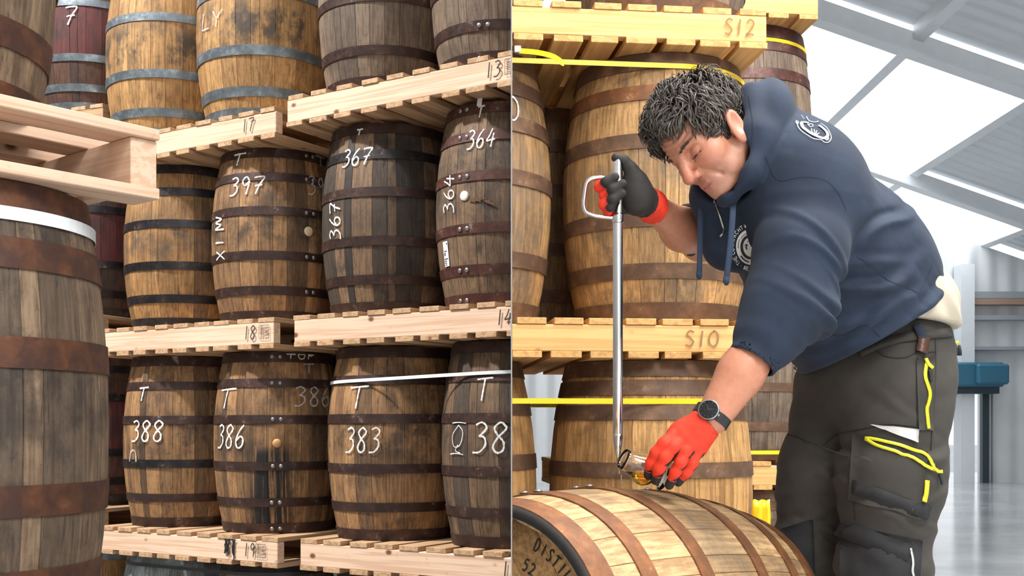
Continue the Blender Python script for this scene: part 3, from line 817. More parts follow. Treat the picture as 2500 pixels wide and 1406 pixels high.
# -- white strap round the barrels on pallet 15
cs = [(b.base.x, b.base.y, prof(0.69, b.H, b.Rb, b.Rh)) for b in (b383, b38)] + [(LP(s, 1.005).x, LP(s, 1.005).y, 0.285) for s in (0.45,)]
so = link('plastic_strap', strap_mesh('strap', cs, OT[1] + 0.715, 0.014, 0.006, lambda x, y: 0.03 * (x + 0.5)), M['strap_white']); tag(so, 'white plastic strap round the barrels on pallet 15', 'strap')
cs = [(blow1.base.x, blow1.base.y, prof(Hlow * .95, Hlow, .315, .268)), (blow2.base.x, blow2.base.y, prof(Hlow * .95, Hlow, .312, .262))]
sb = link('plastic_strap', strap_mesh('strap', cs, zl0 + Hlow * 0.945, 0.016, 0.006), M['strap_black']); tag(sb, 'black strap round the blue-painted barrel under pallet 19', 'strap')

# -- stack behind, to the left: red-bellied barrels
RP = P(228, 0, 6.75); RP.z = 0
rb = []
zs = [EYE - 0.44 - 1.06, EYE - 0.44, EYE + 0.62, EYE + 1.775]
names = [('brown barrel with grey hoops low beside the blurred foreground barrel', None), ('dark red-bellied barrel standing beside barrel 388', 1), ('dark red-bellied barrel with pale bung beside pallet 18', 2), ('red-bellied barrel chalked 7 beside the golden barrels', 3)]
uu = Vector((0.92, -0.39, 0)).normalized(); vv = Vector((0.39, 0.92, 0)).normalized()
for k, z in enumerate(zs):
    c = RP - uu * 0.75 - vv * 0.36
    pl = pallet(('wooden pallet under the brown barrel at the foot of the red stack', 'brown wooden pallet under the red-bellied barrel beside barrel 388', 'brown wooden pallet under the red barrel with pale bung', 'wooden pallet under the red barrel chalked 7')[k], (c.x, c.y), uu, vv, z - TB, L=1.15, D=1.0, mats=('deal_end', 'deal_end'), group='pallets of the red stack', seed=20 + k)
    b = barrel(names[k][0], (RP.x, RP.y, z + 0.002), H=0.91, Rb=0.335, Rh=0.28, wood='oak_red' if k else 'oak_honey', hoop='galv' if k in (0, 3) else 'rust_black', hoops=(-.465, -.35, -.17, .17, .35, .465), group='barrels of the red stack')
    q = RP + uu * 0.68 * -1.0 + vv * 0.02
    barrel(('brown barrel further left at the foot of the red stack', 'dark barrel further left in the red stack, second layer', 'dark barrel further left in the red stack, third layer', 'dark barrel further left in the red stack, top layer')[k], (q.x + .25, q.y + .62, z + 0.002), H=0.91, Rb=0.33, Rh=0.28, wood='oak_dark', hoop='rust_black', group='barrels of the red stack')
    rb.append(b)
mark(rb[3], '7', 173, 38, 28, 46, lw=5)
bung(rb[2], 213, 551, 10, 'bung_pale')

# -- foreground stack at the left edge
fu = Vector((0.643, 0.766, 0)); fb = Vector((-0.766, 0.643, 0))
FC = Vector((-0.755, 2.46, 0))                       # far corner of its pallet
ztop = EYE + 0.640
c = FC
fp = empty('pallet', (FC.x, FC.y, ztop - 0.15), math.atan2(fb.y, fb.x)); tag(fp, 'pale pallet seen from below between the two foreground barrels', 'pallet')
# local x runs along fb (stringers), local y = away from the corner towards the camera
def fpart(nm, x0, x1, y0, y1, z0, z1, mt): return link(nm, box_mesh(nm, x0, x1, y0, y1, z0, z1, 0.002), M[mt], fp)
def fboard(nm, x, z0, z1):
    o = link(nm, box_mesh(nm, 0.0, 1.15, -0.1, 0.0, z0, z1, 0.002), M['deal'], fp); o.location = (x, 0, 0); o.rotation_euler = (0, 0, math.pi / 2); return o
L = 1.2
for k in range(3):
    y = 0.0 + k * (1.15 - 0.062) / 2
    fpart('stringer', 0.012, L, y, y + 0.062, 0.024, 0.126, 'deal')
for k in range(7):
    x = k * (L - 0.1) / 6
    fboard('top_board', x, 0.1265, 0.15)
    if k in (0, 2, 4, 6): fboard('bottom_board', x, 0.0, 0.0235)
# y must run back towards the camera along -fu
fp.rotation_euler = (0, 0, math.atan2(fb.y, fb.x))
z_low = -0.475 + EYE
q = Vector((-1.215, 2.44, 0))
bf1 = barrel('weathered barrel filling the left edge under the near pallet', (q.x, q.y, z_low), H=0.962, Rb=0.338, Rh=0.292, wood='oak_fore', hoop='rust_fore', hoops=(-.472, -.33, -.155, .147, .35, .472), hw=.062, group='foreground barrels at the left edge')
q2 = q + Vector((-0.085, -0.02, 0))
bf2 = barrel('dark barrel standing on the near pallet at the left edge', (q2.x, q2.y, ztop + 0.002), H=0.9, Rb=0.32, Rh=0.275, wood='oak_fore', hoop='rust_fore', hw=.058, group='foreground barrels at the left edge')
cs = [(q.x, q.y, prof(0.9, .962, .338, .292) + .002)]
sw = link('plastic_strap', strap_mesh('strap', cs, z_low + 0.895, 0.026, 0.004), M['strap_white']); tag(sw, 'white strap round the weathered foreground barrel', 'strap')
fz = pallet('pallet on the floor under the weathered foreground barrel', (FC.x - 0.02, FC.y, 0), fb, -fu, z_low - TB - .002, L=1.2, D=1.15, seed=31)
n0 = z_low - 0.098 - 2 * TB - .002
bf0 = barrel('barrel on the floor below the foreground stack', (q.x, q.y, 0.0), H=n0 - 0.003, Rb=0.338, Rh=0.292, wood='oak_fore', hoop='rust_fore', group='foreground barrels at the left edge')
for o in COL.objects:
    if o.parent is None and o.type in {'EMPTY', 'MESH'} and o.get('kind') != 'structure' and 'hall' not in o: o['hall'] = 'L'
# ---------------------------------------------------------------- right hall: stack behind the worker
US = Vector((0.994, 0.11, 0)); UB = Vector((-0.11, 0.994, 0)); S0 = Vector((0, 3.77, 0))
def RPt(t, d=0.0): return S0 + US * t + UB * d
zS12, zS10 = EYE + 1.389, EYE + 0.343
GP = 'orange-lit pallets behind the worker'  # the orange is in the wood colour of these pallets
def rpal(label, t0, zt, L=1.23, D=1.2, beam=0.088, seed=0, d=0.0):
    c = RPt(t0, d); return pallet(label, (c.x, c.y), US, UB, zt, L=L, D=D, beam=beam, mats=('deal_orange', 'deal_orange_end'), nb=10, bw=0.098, seed=seed, group=GP)
s12 = rpal('orange-toned pallet marked S12 above the worker\'s head', -0.366, zS12, seed=41)
s10 = rpal('orange-toned pallet marked S10 behind the steel sampling tube', -0.366, zS10, seed=42)
pallet_text(s12, 'S12', 1.135, 0.105, 0.052, TB + 0.046, 'ink_brown', 0.006)
pallet_text(s10, 'S10', 1.005, 0.115, 0.052, TB + 0.044, 'ink_brown', 0.006)
sfl = rpal('floor pallet under the pale barrels behind the lying barrel', -0.366, RF + 0.105, seed=43, beam=0.082)
GB = 'barrels of the stack behind the worker'
def rbar(label, px, z, H, Rb, wood='oak_tan', hoop='rust_tan', d=0.36, **kw):
    # column px of the photo gives the barrel's place along the front
    k = (px - 1250) / FPX; c0 = RPt(0, d)
    t = (k * c0.y - c0.x) / (US.x - k * US.y); c = RPt(t, d)
    return barrel(label, (c.x, c.y, z), H=H, Rb=Rb, Rh=Rb * 0.83, wood=wood, hoop=hoop, group=GB, hw=0.052, **kw)
zm = zS10 + TB + 0.002; Hm = zS12 - 0.088 - TB - 0.002 - zm
zb = RF + 0.105 + TB + 0.002; Hb = zS10 - 0.088 - TB - 0.002 - zb
hp = (-.47, -.30, -.09, .155, .33, .47)
r_mid_l = rbar('tan oak barrel beside the dividing sheet on the S10 pallet', 1109, zm, Hm, 0.348, hoops=(-.47, -.28, .02, .22, .36, .47))
r_mid = rbar('weathered tan oak barrel behind the worker\'s head on the S10 pallet', 1607, zm, Hm, 0.350, hoops=(-.47, -.32, -.13, .16, .345, .47), hoop_over={4: 'rust_orange', 3: 'rust_tan'})
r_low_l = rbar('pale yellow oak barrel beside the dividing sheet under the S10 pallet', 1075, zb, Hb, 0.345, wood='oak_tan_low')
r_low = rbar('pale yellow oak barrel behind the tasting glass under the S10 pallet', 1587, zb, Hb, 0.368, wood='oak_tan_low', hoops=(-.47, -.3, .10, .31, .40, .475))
zt = zS12 + TB + 0.002
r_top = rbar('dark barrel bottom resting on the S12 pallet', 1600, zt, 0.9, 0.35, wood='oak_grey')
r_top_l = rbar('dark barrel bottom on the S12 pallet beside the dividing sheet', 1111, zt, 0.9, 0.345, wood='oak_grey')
# rear row darkens the upper gap, the lower one lets the white wall through
rr1 = rbar('shadowed barrel behind the gap between the S10 barrels', 1330, zm, Hm, 0.345, hoop='rust_tan', d=1.08)
# yellow straps
def ystrap(bs, zz, wd, label, tl=None):
    cs = [(b.base.x, b.base.y, prof(min(max(zz - b.base.z, .02), b.H - .02), b.H, b.Rb, b.Rh)) for b in bs]
    o = link('cargo_strap', strap_mesh('strap', cs, zz, wd, 0.006, tl), M['strap_yellow']); return tag(o, label, 'strap', 'yellow cargo straps')
zu = P(0, 122, 3.75).z
y1 = ystrap((r_mid_l, r_mid, rr1), zu - 0.01, 0.017, 'yellow strap above the worker round the barrels under the S12 pallet')
y2 = ystrap((r_low_l, r_low), P(0, 974, 3.75).z - 0.005, 0.018, 'yellow strap round the pale barrels behind the steel tube')
# buckle and loose tail of the upper strap
bk = RPt(0.012, 0.0); pts_t = smooth_path([P(1268, 124, 3.735), P(1310, 128, 3.72), P(1345, 136, 3.70), P(1366, 148, 3.69), P(1376, 161, 3.69)], 5)
v2, f2 = ribbon(pts_t, [Vector((0, -1, 0))] * len(pts_t), [0.017] * (len(pts_t) - 4) + [.015, .012, .008, .003])
tl = link('loose_tail', pydata('loose_tail', v2, f2), M['strap_yellow'], y1); 
sd = tl.modifiers.new('t', 'SOLIDIFY'); sd.thickness = 0.0012
M['buckle'] = plain('strap_buckle', (0.75, 0.78, 0.8), 0.25, 0.9)
cbk = P(1264, 120, 3.735)
link('buckle', box_mesh('buckle', cbk.x - .011, cbk.x + .011, cbk.y - .004, cbk.y + .004, cbk.z - .011, cbk.z + .011, .002), M['buckle'], y1)
# chalk ring on the barrel by the sheet
mark(r_mid_l, '0', 1252, 265, 30, 60, 'chalk', 6)

# stack further right, behind the worker's back
YS = 5.35
ca = P(1998, 0, YS)
gx = Vector((0.995, 0.1, 0)).normalized(); gy = Vector((-0.1, 0.995, 0)).normalized()
zA = P(0, 47, YS).z + 2 * TB + 0.088
def gpal(label, xr, zt, Yc, beam=0.088, L=1.1, seed=0, D=1.0):
    c = P(xr, 0, Yc); c.z = 0; c -= gx * L
    return pallet(label, (c.x, c.y), gx, gy, zt, L=L, D=D, beam=beam, mats=('deal_orange', 'deal_orange_end'), nb=8, seed=seed, group=GP)
gpal('orange-toned pallet topping the stack behind the worker\'s hood', 1998, zA - TB, YS, seed=51)
HA = 0.99
cc = P(1808, 0, YS + 0.36)
za0 = zA - 2 * TB - 0.088 - 0.002 - HA
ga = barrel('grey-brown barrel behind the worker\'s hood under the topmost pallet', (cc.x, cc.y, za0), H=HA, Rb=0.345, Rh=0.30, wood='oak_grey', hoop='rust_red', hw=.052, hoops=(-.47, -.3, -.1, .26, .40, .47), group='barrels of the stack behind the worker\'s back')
gpal('pallet hidden behind the worker\'s shoulder', 1985, za0 - TB - .002, YS, seed=52)
zz0 = za0 - 2 * TB - 0.09 - 0.004
hb2 = 0.93
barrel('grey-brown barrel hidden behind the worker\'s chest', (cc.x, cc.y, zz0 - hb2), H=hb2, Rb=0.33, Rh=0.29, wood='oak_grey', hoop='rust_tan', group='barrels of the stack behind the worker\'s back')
gpal('orange-toned pallet low behind the worker\'s bare forearm', 1960, zz0 - hb2 - TB - .002, YS, seed=53)
zc0 = zz0 - hb2 - 2 * TB - 0.09 - 0.004
cs = [(ga.base.x, ga.base.y, prof(HA * .93, HA, .345, .30))]
yo = link('cargo_strap', strap_mesh('strap', cs, za0 + HA * .925, 0.016, 0.006), M['strap_yellow']); tag(yo, 'yellow strap round the grey-brown barrel behind the hood', 'strap', 'yellow cargo straps')
hl = zc0 - RF - 0.13
if hl > 0.3:
    gl = barrel('dark barrel low behind the worker\'s trousers', (cc.x, cc.y, RF + 0.125), H=hl, Rb=0.33, Rh=0.285, wood='oak_grey', hoop='rust_tan', group='barrels of the stack behind the worker\'s back')
    cs = [(gl.base.x, gl.base.y, prof(hl * .8, hl, .33, .285))]
    yo = link('cargo_strap', strap_mesh('strap', cs, P(0, 1105, YS).z, 0.018, 0.006), M['strap_yellow']); tag(yo, 'yellow strap low behind the worker\'s trousers', 'strap', 'yellow cargo straps')
    gpal('floor pallet behind the worker\'s trousers', 1960, RF + 0.1, YS, seed=54, beam=0.078)
# yellow wrap hanging between barrels
yw = P(1858, 1262, 4.0)
bm = bmesh.new()
for i in range(7):
    for j in range(9):
        bm.verts.new((yw.x + (i / 6 - .5) * .058, yw.y + .012 * math.sin(i * 1.9 + j * .6), yw.z + .06 - j * .03 + (.003 * math.sin(i * 2.3) if j == 0 else 0)))
bm.verts.ensure_lookup_table()
for i in range(6):
    for j in range(8): bm.faces.new([bm.verts[a] for a in (i * 9 + j, (i + 1) * 9 + j, (i + 1) * 9 + j + 1, i * 9 + j + 1)])
ywo = link('strap_bundle', bm_mesh('strap_bundle', bm, True), M['strap_yellow']); tag(ywo, 'crumpled yellow strap end hanging by the pale barrel', 'strap')
ywo.modifiers.new('t', 'SOLIDIFY').thickness = 0.006

# ---------------------------------------------------------------- the barrel being sampled, lying on chocks
HF, RBF, RHF = 0.917, 0.3277, 0.281
PHI, PIT = 0.7047, -0.0732
cF = Vector((0.2552, 2.6388, EYE - 0.4669))
axis = Vector((math.sin(PHI) * math.cos(PIT), math.cos(PHI) * math.cos(PIT), math.sin(PIT)))
e1 = Vector((math.cos(PHI), -math.sin(PHI), 0)); e2 = e1.cross(axis)
RFm = Matrix((e1, e2, axis)).transposed().to_4x4()            # local z = barrel axis, local y = up
fbar = barrel('pale oak barrel with rusty hoops lying on its side under the glass', (0, 0, 0), H=HF, Rb=RBF, Rh=RHF, wood='oak_pale', hoop='rust_orange',
              hoops=(-.468, -.331, -.128, .128, .331, .468), hw=.046, rivets=math.radians(98))
fbar.root.name = 'barrel'
for c in list(fbar.root.children):
    if c.name.startswith('head'): bpy.data.objects.remove(c)
fbar.root.matrix_world = Matrix.Translation(cF - axis * HF / 2) @ RFm
M['chime_black'] = plain('charred_chime', (0.022, 0.020, 0.019), 0.8, 0, 0.5, 40)
# end rim of the staves: charred croze ring
rh = RHF
ring = []
for r, z in ((rh - 0.024, 0.03), (rh - 0.022, -0.002), (rh + 0.0005, -0.002), (rh + 0.002, 0.012)): ring.append((r, z))
V, F = [], []
n = 72
for r, z in ring:
    for k in range(n): V.append((r * math.cos(2 * math.pi * k / n), r * math.sin(2 * math.pi * k / n), z))
for i in range(3):
    for k in range(n): F.append((i * n + k, (i + 1) * n + k, (i + 1) * n + (k + 1) % n, i * n + (k + 1) % n))
link('chime', pydata('chime', V, F, True), M['chime_black'], fbar.root)
# head boards (vertical-ish planks), each a part
edges = [-0.262, -0.17, -0.065, 0.03, 0.12, 0.20, 0.262]
rot = math.radians(35)
for zc in (0.034, HF - 0.034):
    for a, b_ in zip(edges, edges[1:]):
        R = 0.2625
        pts = []
        a2, b2 = a + 0.0008, b_ - 0.0008
        for s in (1, -1):
            for k in range(7):
                x = a2 + (b2 - a2) * (k / 6 if s > 0 else 1 - k / 6)
                pts.append((x, s * math.sqrt(max(R * R - x * x, 0.0001))))
        bm = bmesh.new()
        lo = [bm.verts.new((x * math.cos(rot) - y * math.sin(rot), x * math.sin(rot) + y * math.cos(rot), zc - .009)) for x, y in pts]
        hi = [bm.verts.new((x * math.cos(rot) - y * math.sin(rot), x * math.sin(rot) + y * math.cos(rot), zc + .009)) for x, y in pts]
        bm.faces.new(lo[::-1]); bm.faces.new(hi)
        for k in range(len(lo)): bm.faces.new((lo[k], lo[(k + 1) % len(lo)], hi[(k + 1) % len(lo)], hi[k]))
        bmesh.ops.recalc_face_normals(bm, faces=bm.faces[:])
        link('head_board', bm_mesh('head_board', bm), M['head_oak'], fbar.root)
# stencilled lettering on an arc of the near head
V, F = [], []
def arc_text(text, R, a0, da, h, wch):
    for i, ch in enumerate(text):
        a = a0 + da * i                                  # clockwise seen from outside
        for pl in GL.get(ch, []):
            q = smooth_path([Vector((x, y, 0)) for x, y in pl], 4) if len(pl) > 2 else [Vector((*pl[0], 0)).lerp(Vector((*pl[1], 0)), k / 4) for k in range(5)]
            pts = []
            for v in q:
                rad = R + (v.y - .5) * h; tang = (v.x - .5) * wch
                # outside face is local -z: local x mirrored as seen from the front
                ux, uy = math.cos(a), math.sin(a)
                tx, ty = math.sin(a), -math.cos(a)
                pts.append(Vector((ux * rad + tx * tang, uy * rad + ty * tang, 0.0238)))
            v2, f2 = ribbon(pts, [Vector((0, 0, -1))] * len(pts), 0.0038); o = len(V)
            V.extend(v2); F.extend([tuple(j + o for j in f) for f in f2])
ARC_SIGN = 1
for o in COL.objects:
    if o.parent is None and o.type in {'EMPTY', 'MESH'} and o.get('kind') != 'structure' and 'hall' not in o: o['hall'] = 'R'
# ---------------------------------------------------------------- soft forms: distance fields meshed with surface nets
def A3(v): return np.array([v[0], v[1], v[2]], dtype=np.float64)
def cone(p, a, b, ra, rb):
    a, b = A3(a), A3(b); ba = b - a; L = ba @ ba
    t = np.clip((p - a) @ ba / L, 0, 1)
    return np.linalg.norm(p - (a + t[:, None] * ba), axis=1) - (ra + (rb - ra) * t)
def chain(p, pts, rs, k=0.01):
    d = None
    for i in range(len(pts) - 1):
        q = cone(p, pts[i], pts[i + 1], rs[i], rs[i + 1])
        d = q if d is None else smin(d, q, k)
    return d
def econe(p, a, b, ra, rb, w, s):
    """round cone whose section is stretched by s along w"""
    a, b, w = A3(a), A3(b), A3(w); ba = b - a; w = w - ba * (w @ ba) / (ba @ ba); w /= np.linalg.norm(w)
    q = p - a; c = q @ w; q = q - c[:, None] * w * (1 - 1 / s)
    L = ba @ ba; t = np.clip(q @ ba / L, 0, 1)
    return np.linalg.norm(q - t[:, None] * ba, axis=1) - (ra + (rb - ra) * t)
def ell(p, c, r, R=None):
    q = p - A3(c)
    if R is not None: q = q @ R                    # columns of R are the axes
    r = np.array(r); a = np.linalg.norm(q / r, axis=1); b = np.linalg.norm(q / (r * r), axis=1)
    return a * (a - 1) / np.maximum(b, 1e-9)
def smin(a, b, k):
    h = np.maximum(k - np.abs(a - b), 0) / k
    return np.minimum(a, b) - h * h * k * 0.25
def smax(a, b, k): return -smin(-a, -b, k)
def plane(p, o, n): return (p - A3(o)) @ (A3(n) / np.linalg.norm(A3(n)))
def surface_net(name, f, lo, hi, h, smooth=True):
    lo = A3(lo); hi = A3(hi)
    n = (np.ceil((hi - lo) / h / 4).astype(int) * 4)
    cn = n // 4
    ax = [lo[i] + (np.arange(cn[i]) * 4 + 1.5) * h for i in range(3)]
    g = np.stack(np.meshgrid(*ax, indexing='ij'), -1).reshape(-1, 3)
    dc = f(g).reshape(cn)
    D = np.repeat(np.repeat(np.repeat(dc, 4, 0), 4, 1), 4, 2)
    idx = np.nonzero((np.abs(D) < 7.5 * h).ravel())[0]
    i3 = np.stack(np.unravel_index(idx, D.shape), -1)
    D.ravel()[idx] = f(lo + i3 * h)
    S_ = D < 0
    v000 = D[:-1, :-1, :-1]
    cnt = np.zeros(v000.shape, np.int16); acc = np.zeros(v000.shape + (3,), np.float32)
    off = [(i, j, k) for i in (0, 1) for j in (0, 1) for k in (0, 1)]
    def sub(A, o): return A[o[0]:A.shape[0] - 1 + o[0], o[1]:A.shape[1] - 1 + o[1], o[2]:A.shape[2] - 1 + o[2]]
    tot = sum(sub(S_, o).astype(np.int8) for o in off)
    act = (tot > 0) & (tot < 8)
    ii = np.stack(np.nonzero(act), -1)
    vals = {o: D[ii[:, 0] + o[0], ii[:, 1] + o[1], ii[:, 2] + o[2]] for o in off}
    c = np.zeros(len(ii)); s = np.zeros((len(ii), 3))
    for a in off:
        for k in range(3):
            if a[k]: continue
            b = list(a); b[k] = 1; b = tuple(b)
            da, db = vals[a], vals[b]; m = (da < 0) != (db < 0)
            t = np.where(m, da / np.where(m, da - db, 1), 0)
            pa = np.array(a, float)[None, :].repeat(len(ii), 0); pa[:, k] += t
            s += pa * m[:, None]; c += m
    verts = lo + (ii + s / c[:, None]) * h
    vid = -np.ones(v000.shape, np.int64); vid[ii[:, 0], ii[:, 1], ii[:, 2]] = np.arange(len(ii))
    quads = []
    for k in range(3):
        sl0 = [slice(None)] * 3; sl1 = [slice(None)] * 3
        sl0[k] = slice(0, -1); sl1[k] = slice(1, None)
        e = S_[tuple(sl0)] != S_[tuple(sl1)]
        q = np.stack(np.nonzero(e), -1)
        u, v = [(1, 2), (2, 0), (0, 1)][k]
        ok = (q[:, u] > 0) & (q[:, v] > 0) & (q[:, u] < vid.shape[u]) & (q[:, v] < vid.shape[v]); q = q[ok]
        def at(du, dv):
            r = q.copy(); r[:, u] += du; r[:, v] += dv; return vid[r[:, 0], r[:, 1], r[:, 2]]
        f4 = np.stack([at(-1, -1), at(0, -1), at(0, 0), at(-1, 0)], -1)
        ins = S_[q[:, 0], q[:, 1], q[:, 2]]
        f4 = np.where(ins[:, None], f4, f4[:, ::-1])
        quads.append(f4[(f4 >= 0).all(1)])
    Q = np.concatenate(quads)
    me = bpy.data.meshes.new(name)
    me.vertices.add(len(verts)); me.vertices.foreach_set('co', verts.astype(np.float32).ravel())
    me.loops.add(Q.size); me.loops.foreach_set('vertex_index', Q.astype(np.int32).ravel())
    me.polygons.add(len(Q)); me.polygons.foreach_set('loop_start', np.arange(0, Q.size, 4, dtype=np.int32)); me.polygons.foreach_set('loop_total', np.full(len(Q), 4, np.int32))
    me.update(calc_edges=True); me.validate()
    me.polygons.foreach_set('use_smooth', [True] * len(me.polygons))
    return me
def mesh_verts(me):
    a = np.empty(len(me.vertices) * 3, np.float32); me.vertices.foreach_get('co', a); return a.reshape(-1, 3).astype(np.float64)
def paint(me, cols):
    at = me.color_attributes.new('tone', 'FLOAT_COLOR', 'POINT')
    c4 = np.ones((len(me.vertices), 4), np.float32); c4[:, :3] = cols; at.data.foreach_set('color', c4.ravel())
def bvh_of(mes):
    from mathutils.bvhtree import BVHTree
    V, F = [], []
    for me in mes:
        o = len(V); V += [tuple(v.co) for v in me.vertices]; F += [tuple(i + o for i in p.vertices) for p in me.polygons]
    return BVHTree.FromPolygons(V, F)
EYEV = Vector((0, 0, EYE))
def on(bvh, px, py, off=0.002, back=None):
    """point and normal of a built surface along the line of sight through a photo pixel"""
    d = (P(px, py, 1.0) - EYEV).normalized()
    h = bvh.ray_cast(EYEV, d)
    if h[0] is None:
        q = P(px, py, back or 2.7)
        h = bvh.find_nearest(q)
    n = h[1] if h[1].dot(d) < 0 else -h[1]
    return h[0] + n * off, n
def fit_ribbon(bvh, pix, wd, off=0.002, n=6, thick=0.0):
    """band of width wd laid on a surface through photo pixels, with thickness"""
    path = smooth_path([Vector((x, y, 0)) for x, y in pix], n) if len(pix) > 2 else [Vector((*pix[0], 0)).lerp(Vector((*pix[1], 0)), k / n) for k in range(n + 1)]
    pn = [on(bvh, v.x, v.y, off) for v in path]
    V, F = ribbon([p for p, _ in pn], [q for _, q in pn], wd)
    if thick:
        m = len(V); nn = [q for _, q in pn]
        V = V + [V[i] - nn[i // 2] * thick for i in range(m)]
        F = F + [tuple(m + i for i in f[::-1]) for f in F]
        k = len(path)
        for i in range(k - 1):
            F.append((2 * i, 2 * i + 2, m + 2 * i + 2, m + 2 * i)); F.append((2 * i + 1, m + 2 * i + 1, m + 2 * i + 3, 2 * i + 3))
        F.append((0, m, m + 1, 1)); F.append((m - 2, m - 1, 2 * m - 1, 2 * m - 2))
    return V, F
def fit_patch(bvh, pix, off=0.002, res=8, thick=0.0):
    """four-cornered patch laid on a surface, corners given as photo pixels"""
    V, F, N_ = [], [], []
    a, b, c, d = [Vector((*q, 0)) for q in pix]
    for i in range(res + 1):
        for j in range(res + 1):
            u, v = i / res, j / res
            q = a.lerp(b, u).lerp(d.lerp(c, u), v)
            p, nn = on(bvh, q.x, q.y, off); V.append(p); N_.append(nn)
    w_ = res + 1
    for i in range(res):
        for j in range(res): F.append((i * w_ + j, (i + 1) * w_ + j, (i + 1) * w_ + j + 1, i * w_ + j + 1))
    if thick:
        m = len(V); V += [V[i] - N_[i] * thick for i in range(m)]
        F += [tuple(m + i for i in f[::-1]) for f in F]
        rim = [i * w_ for i in range(w_)] + [res * w_ + j for j in range(1, w_)] + [i * w_ + res for i in range(res - 1, -1, -1)] + [j for j in range(res - 1, 0, -1)]
        for x, y in zip(rim, rim[1:] + rim[:1]): F.append((x, y, m + y, m + x))
    return V, F
# ---------------------------------------------------------------- the worker
def nrm(v): v = A3(v); return v / np.linalg.norm(v)
def sines(p, ks, amp, seed):
    """soft cloth wrinkles: warped sines along given wave vectors"""
    r = np.random.default_rng(seed); d = np.zeros(len(p))
    for k in ks:
        k = A3(k); w = np.sin(p @ (r.normal(size=3) * 9) + r.uniform(0, 6)) * 0.9 + np.sin(p @ (r.normal(size=3) * 17) + r.uniform(0, 6)) * 0.4
        s = np.sin(p @ k + r.uniform(0, 6) + w)
        d += amp * (1 - 2 * np.sqrt(np.abs(s) + 0.02)) * (0.5 + 0.5 * np.sin(p @ (r.normal(size=3) * 7) + r.uniform(0, 6)))
    return d / len(ks)
# joints
J = dict(hipL=P(2205, 945, 2.80), hipR=P(2050, 955, 3.00), kneeL=P(2155, 1385, 2.78), kneeR=P(1978, 1375, 3.00),
         ankL=P(2185, 1775, 2.86), ankR=P(2010, 1715, 3.07), waist=P(2120, 800, 2.88), belly=P(2055, 740, 2.82), chest=P(1935, 520, 2.76),
         neck=P(1850, 350, 2.72), shL=P(1975, 470, 2.62), shR=P(1815, 450, 2.90), elL=P(1905, 765, 2.54), wrL=P(1738, 1022, 2.50),
         elR=P(1712, 588, 2.92), wrR=P(1592, 503, 2.68))
# head frame
upH = nrm((-0.74, -0.08, 0.67)); lH = np.array([.29, -.92, .27]); lH = nrm(lH - upH * (lH @ upH)); fH = np.cross(lH, upH)
HR = np.stack([fH, lH, upH], 1); HC = A3(P(1736, 340, 2.63)); HS = 1.05
def toH(p): return (p - HC) @ HR / HS
def hw(x, y, z): return Vector(HC + HR @ np.array([x, y, z]))

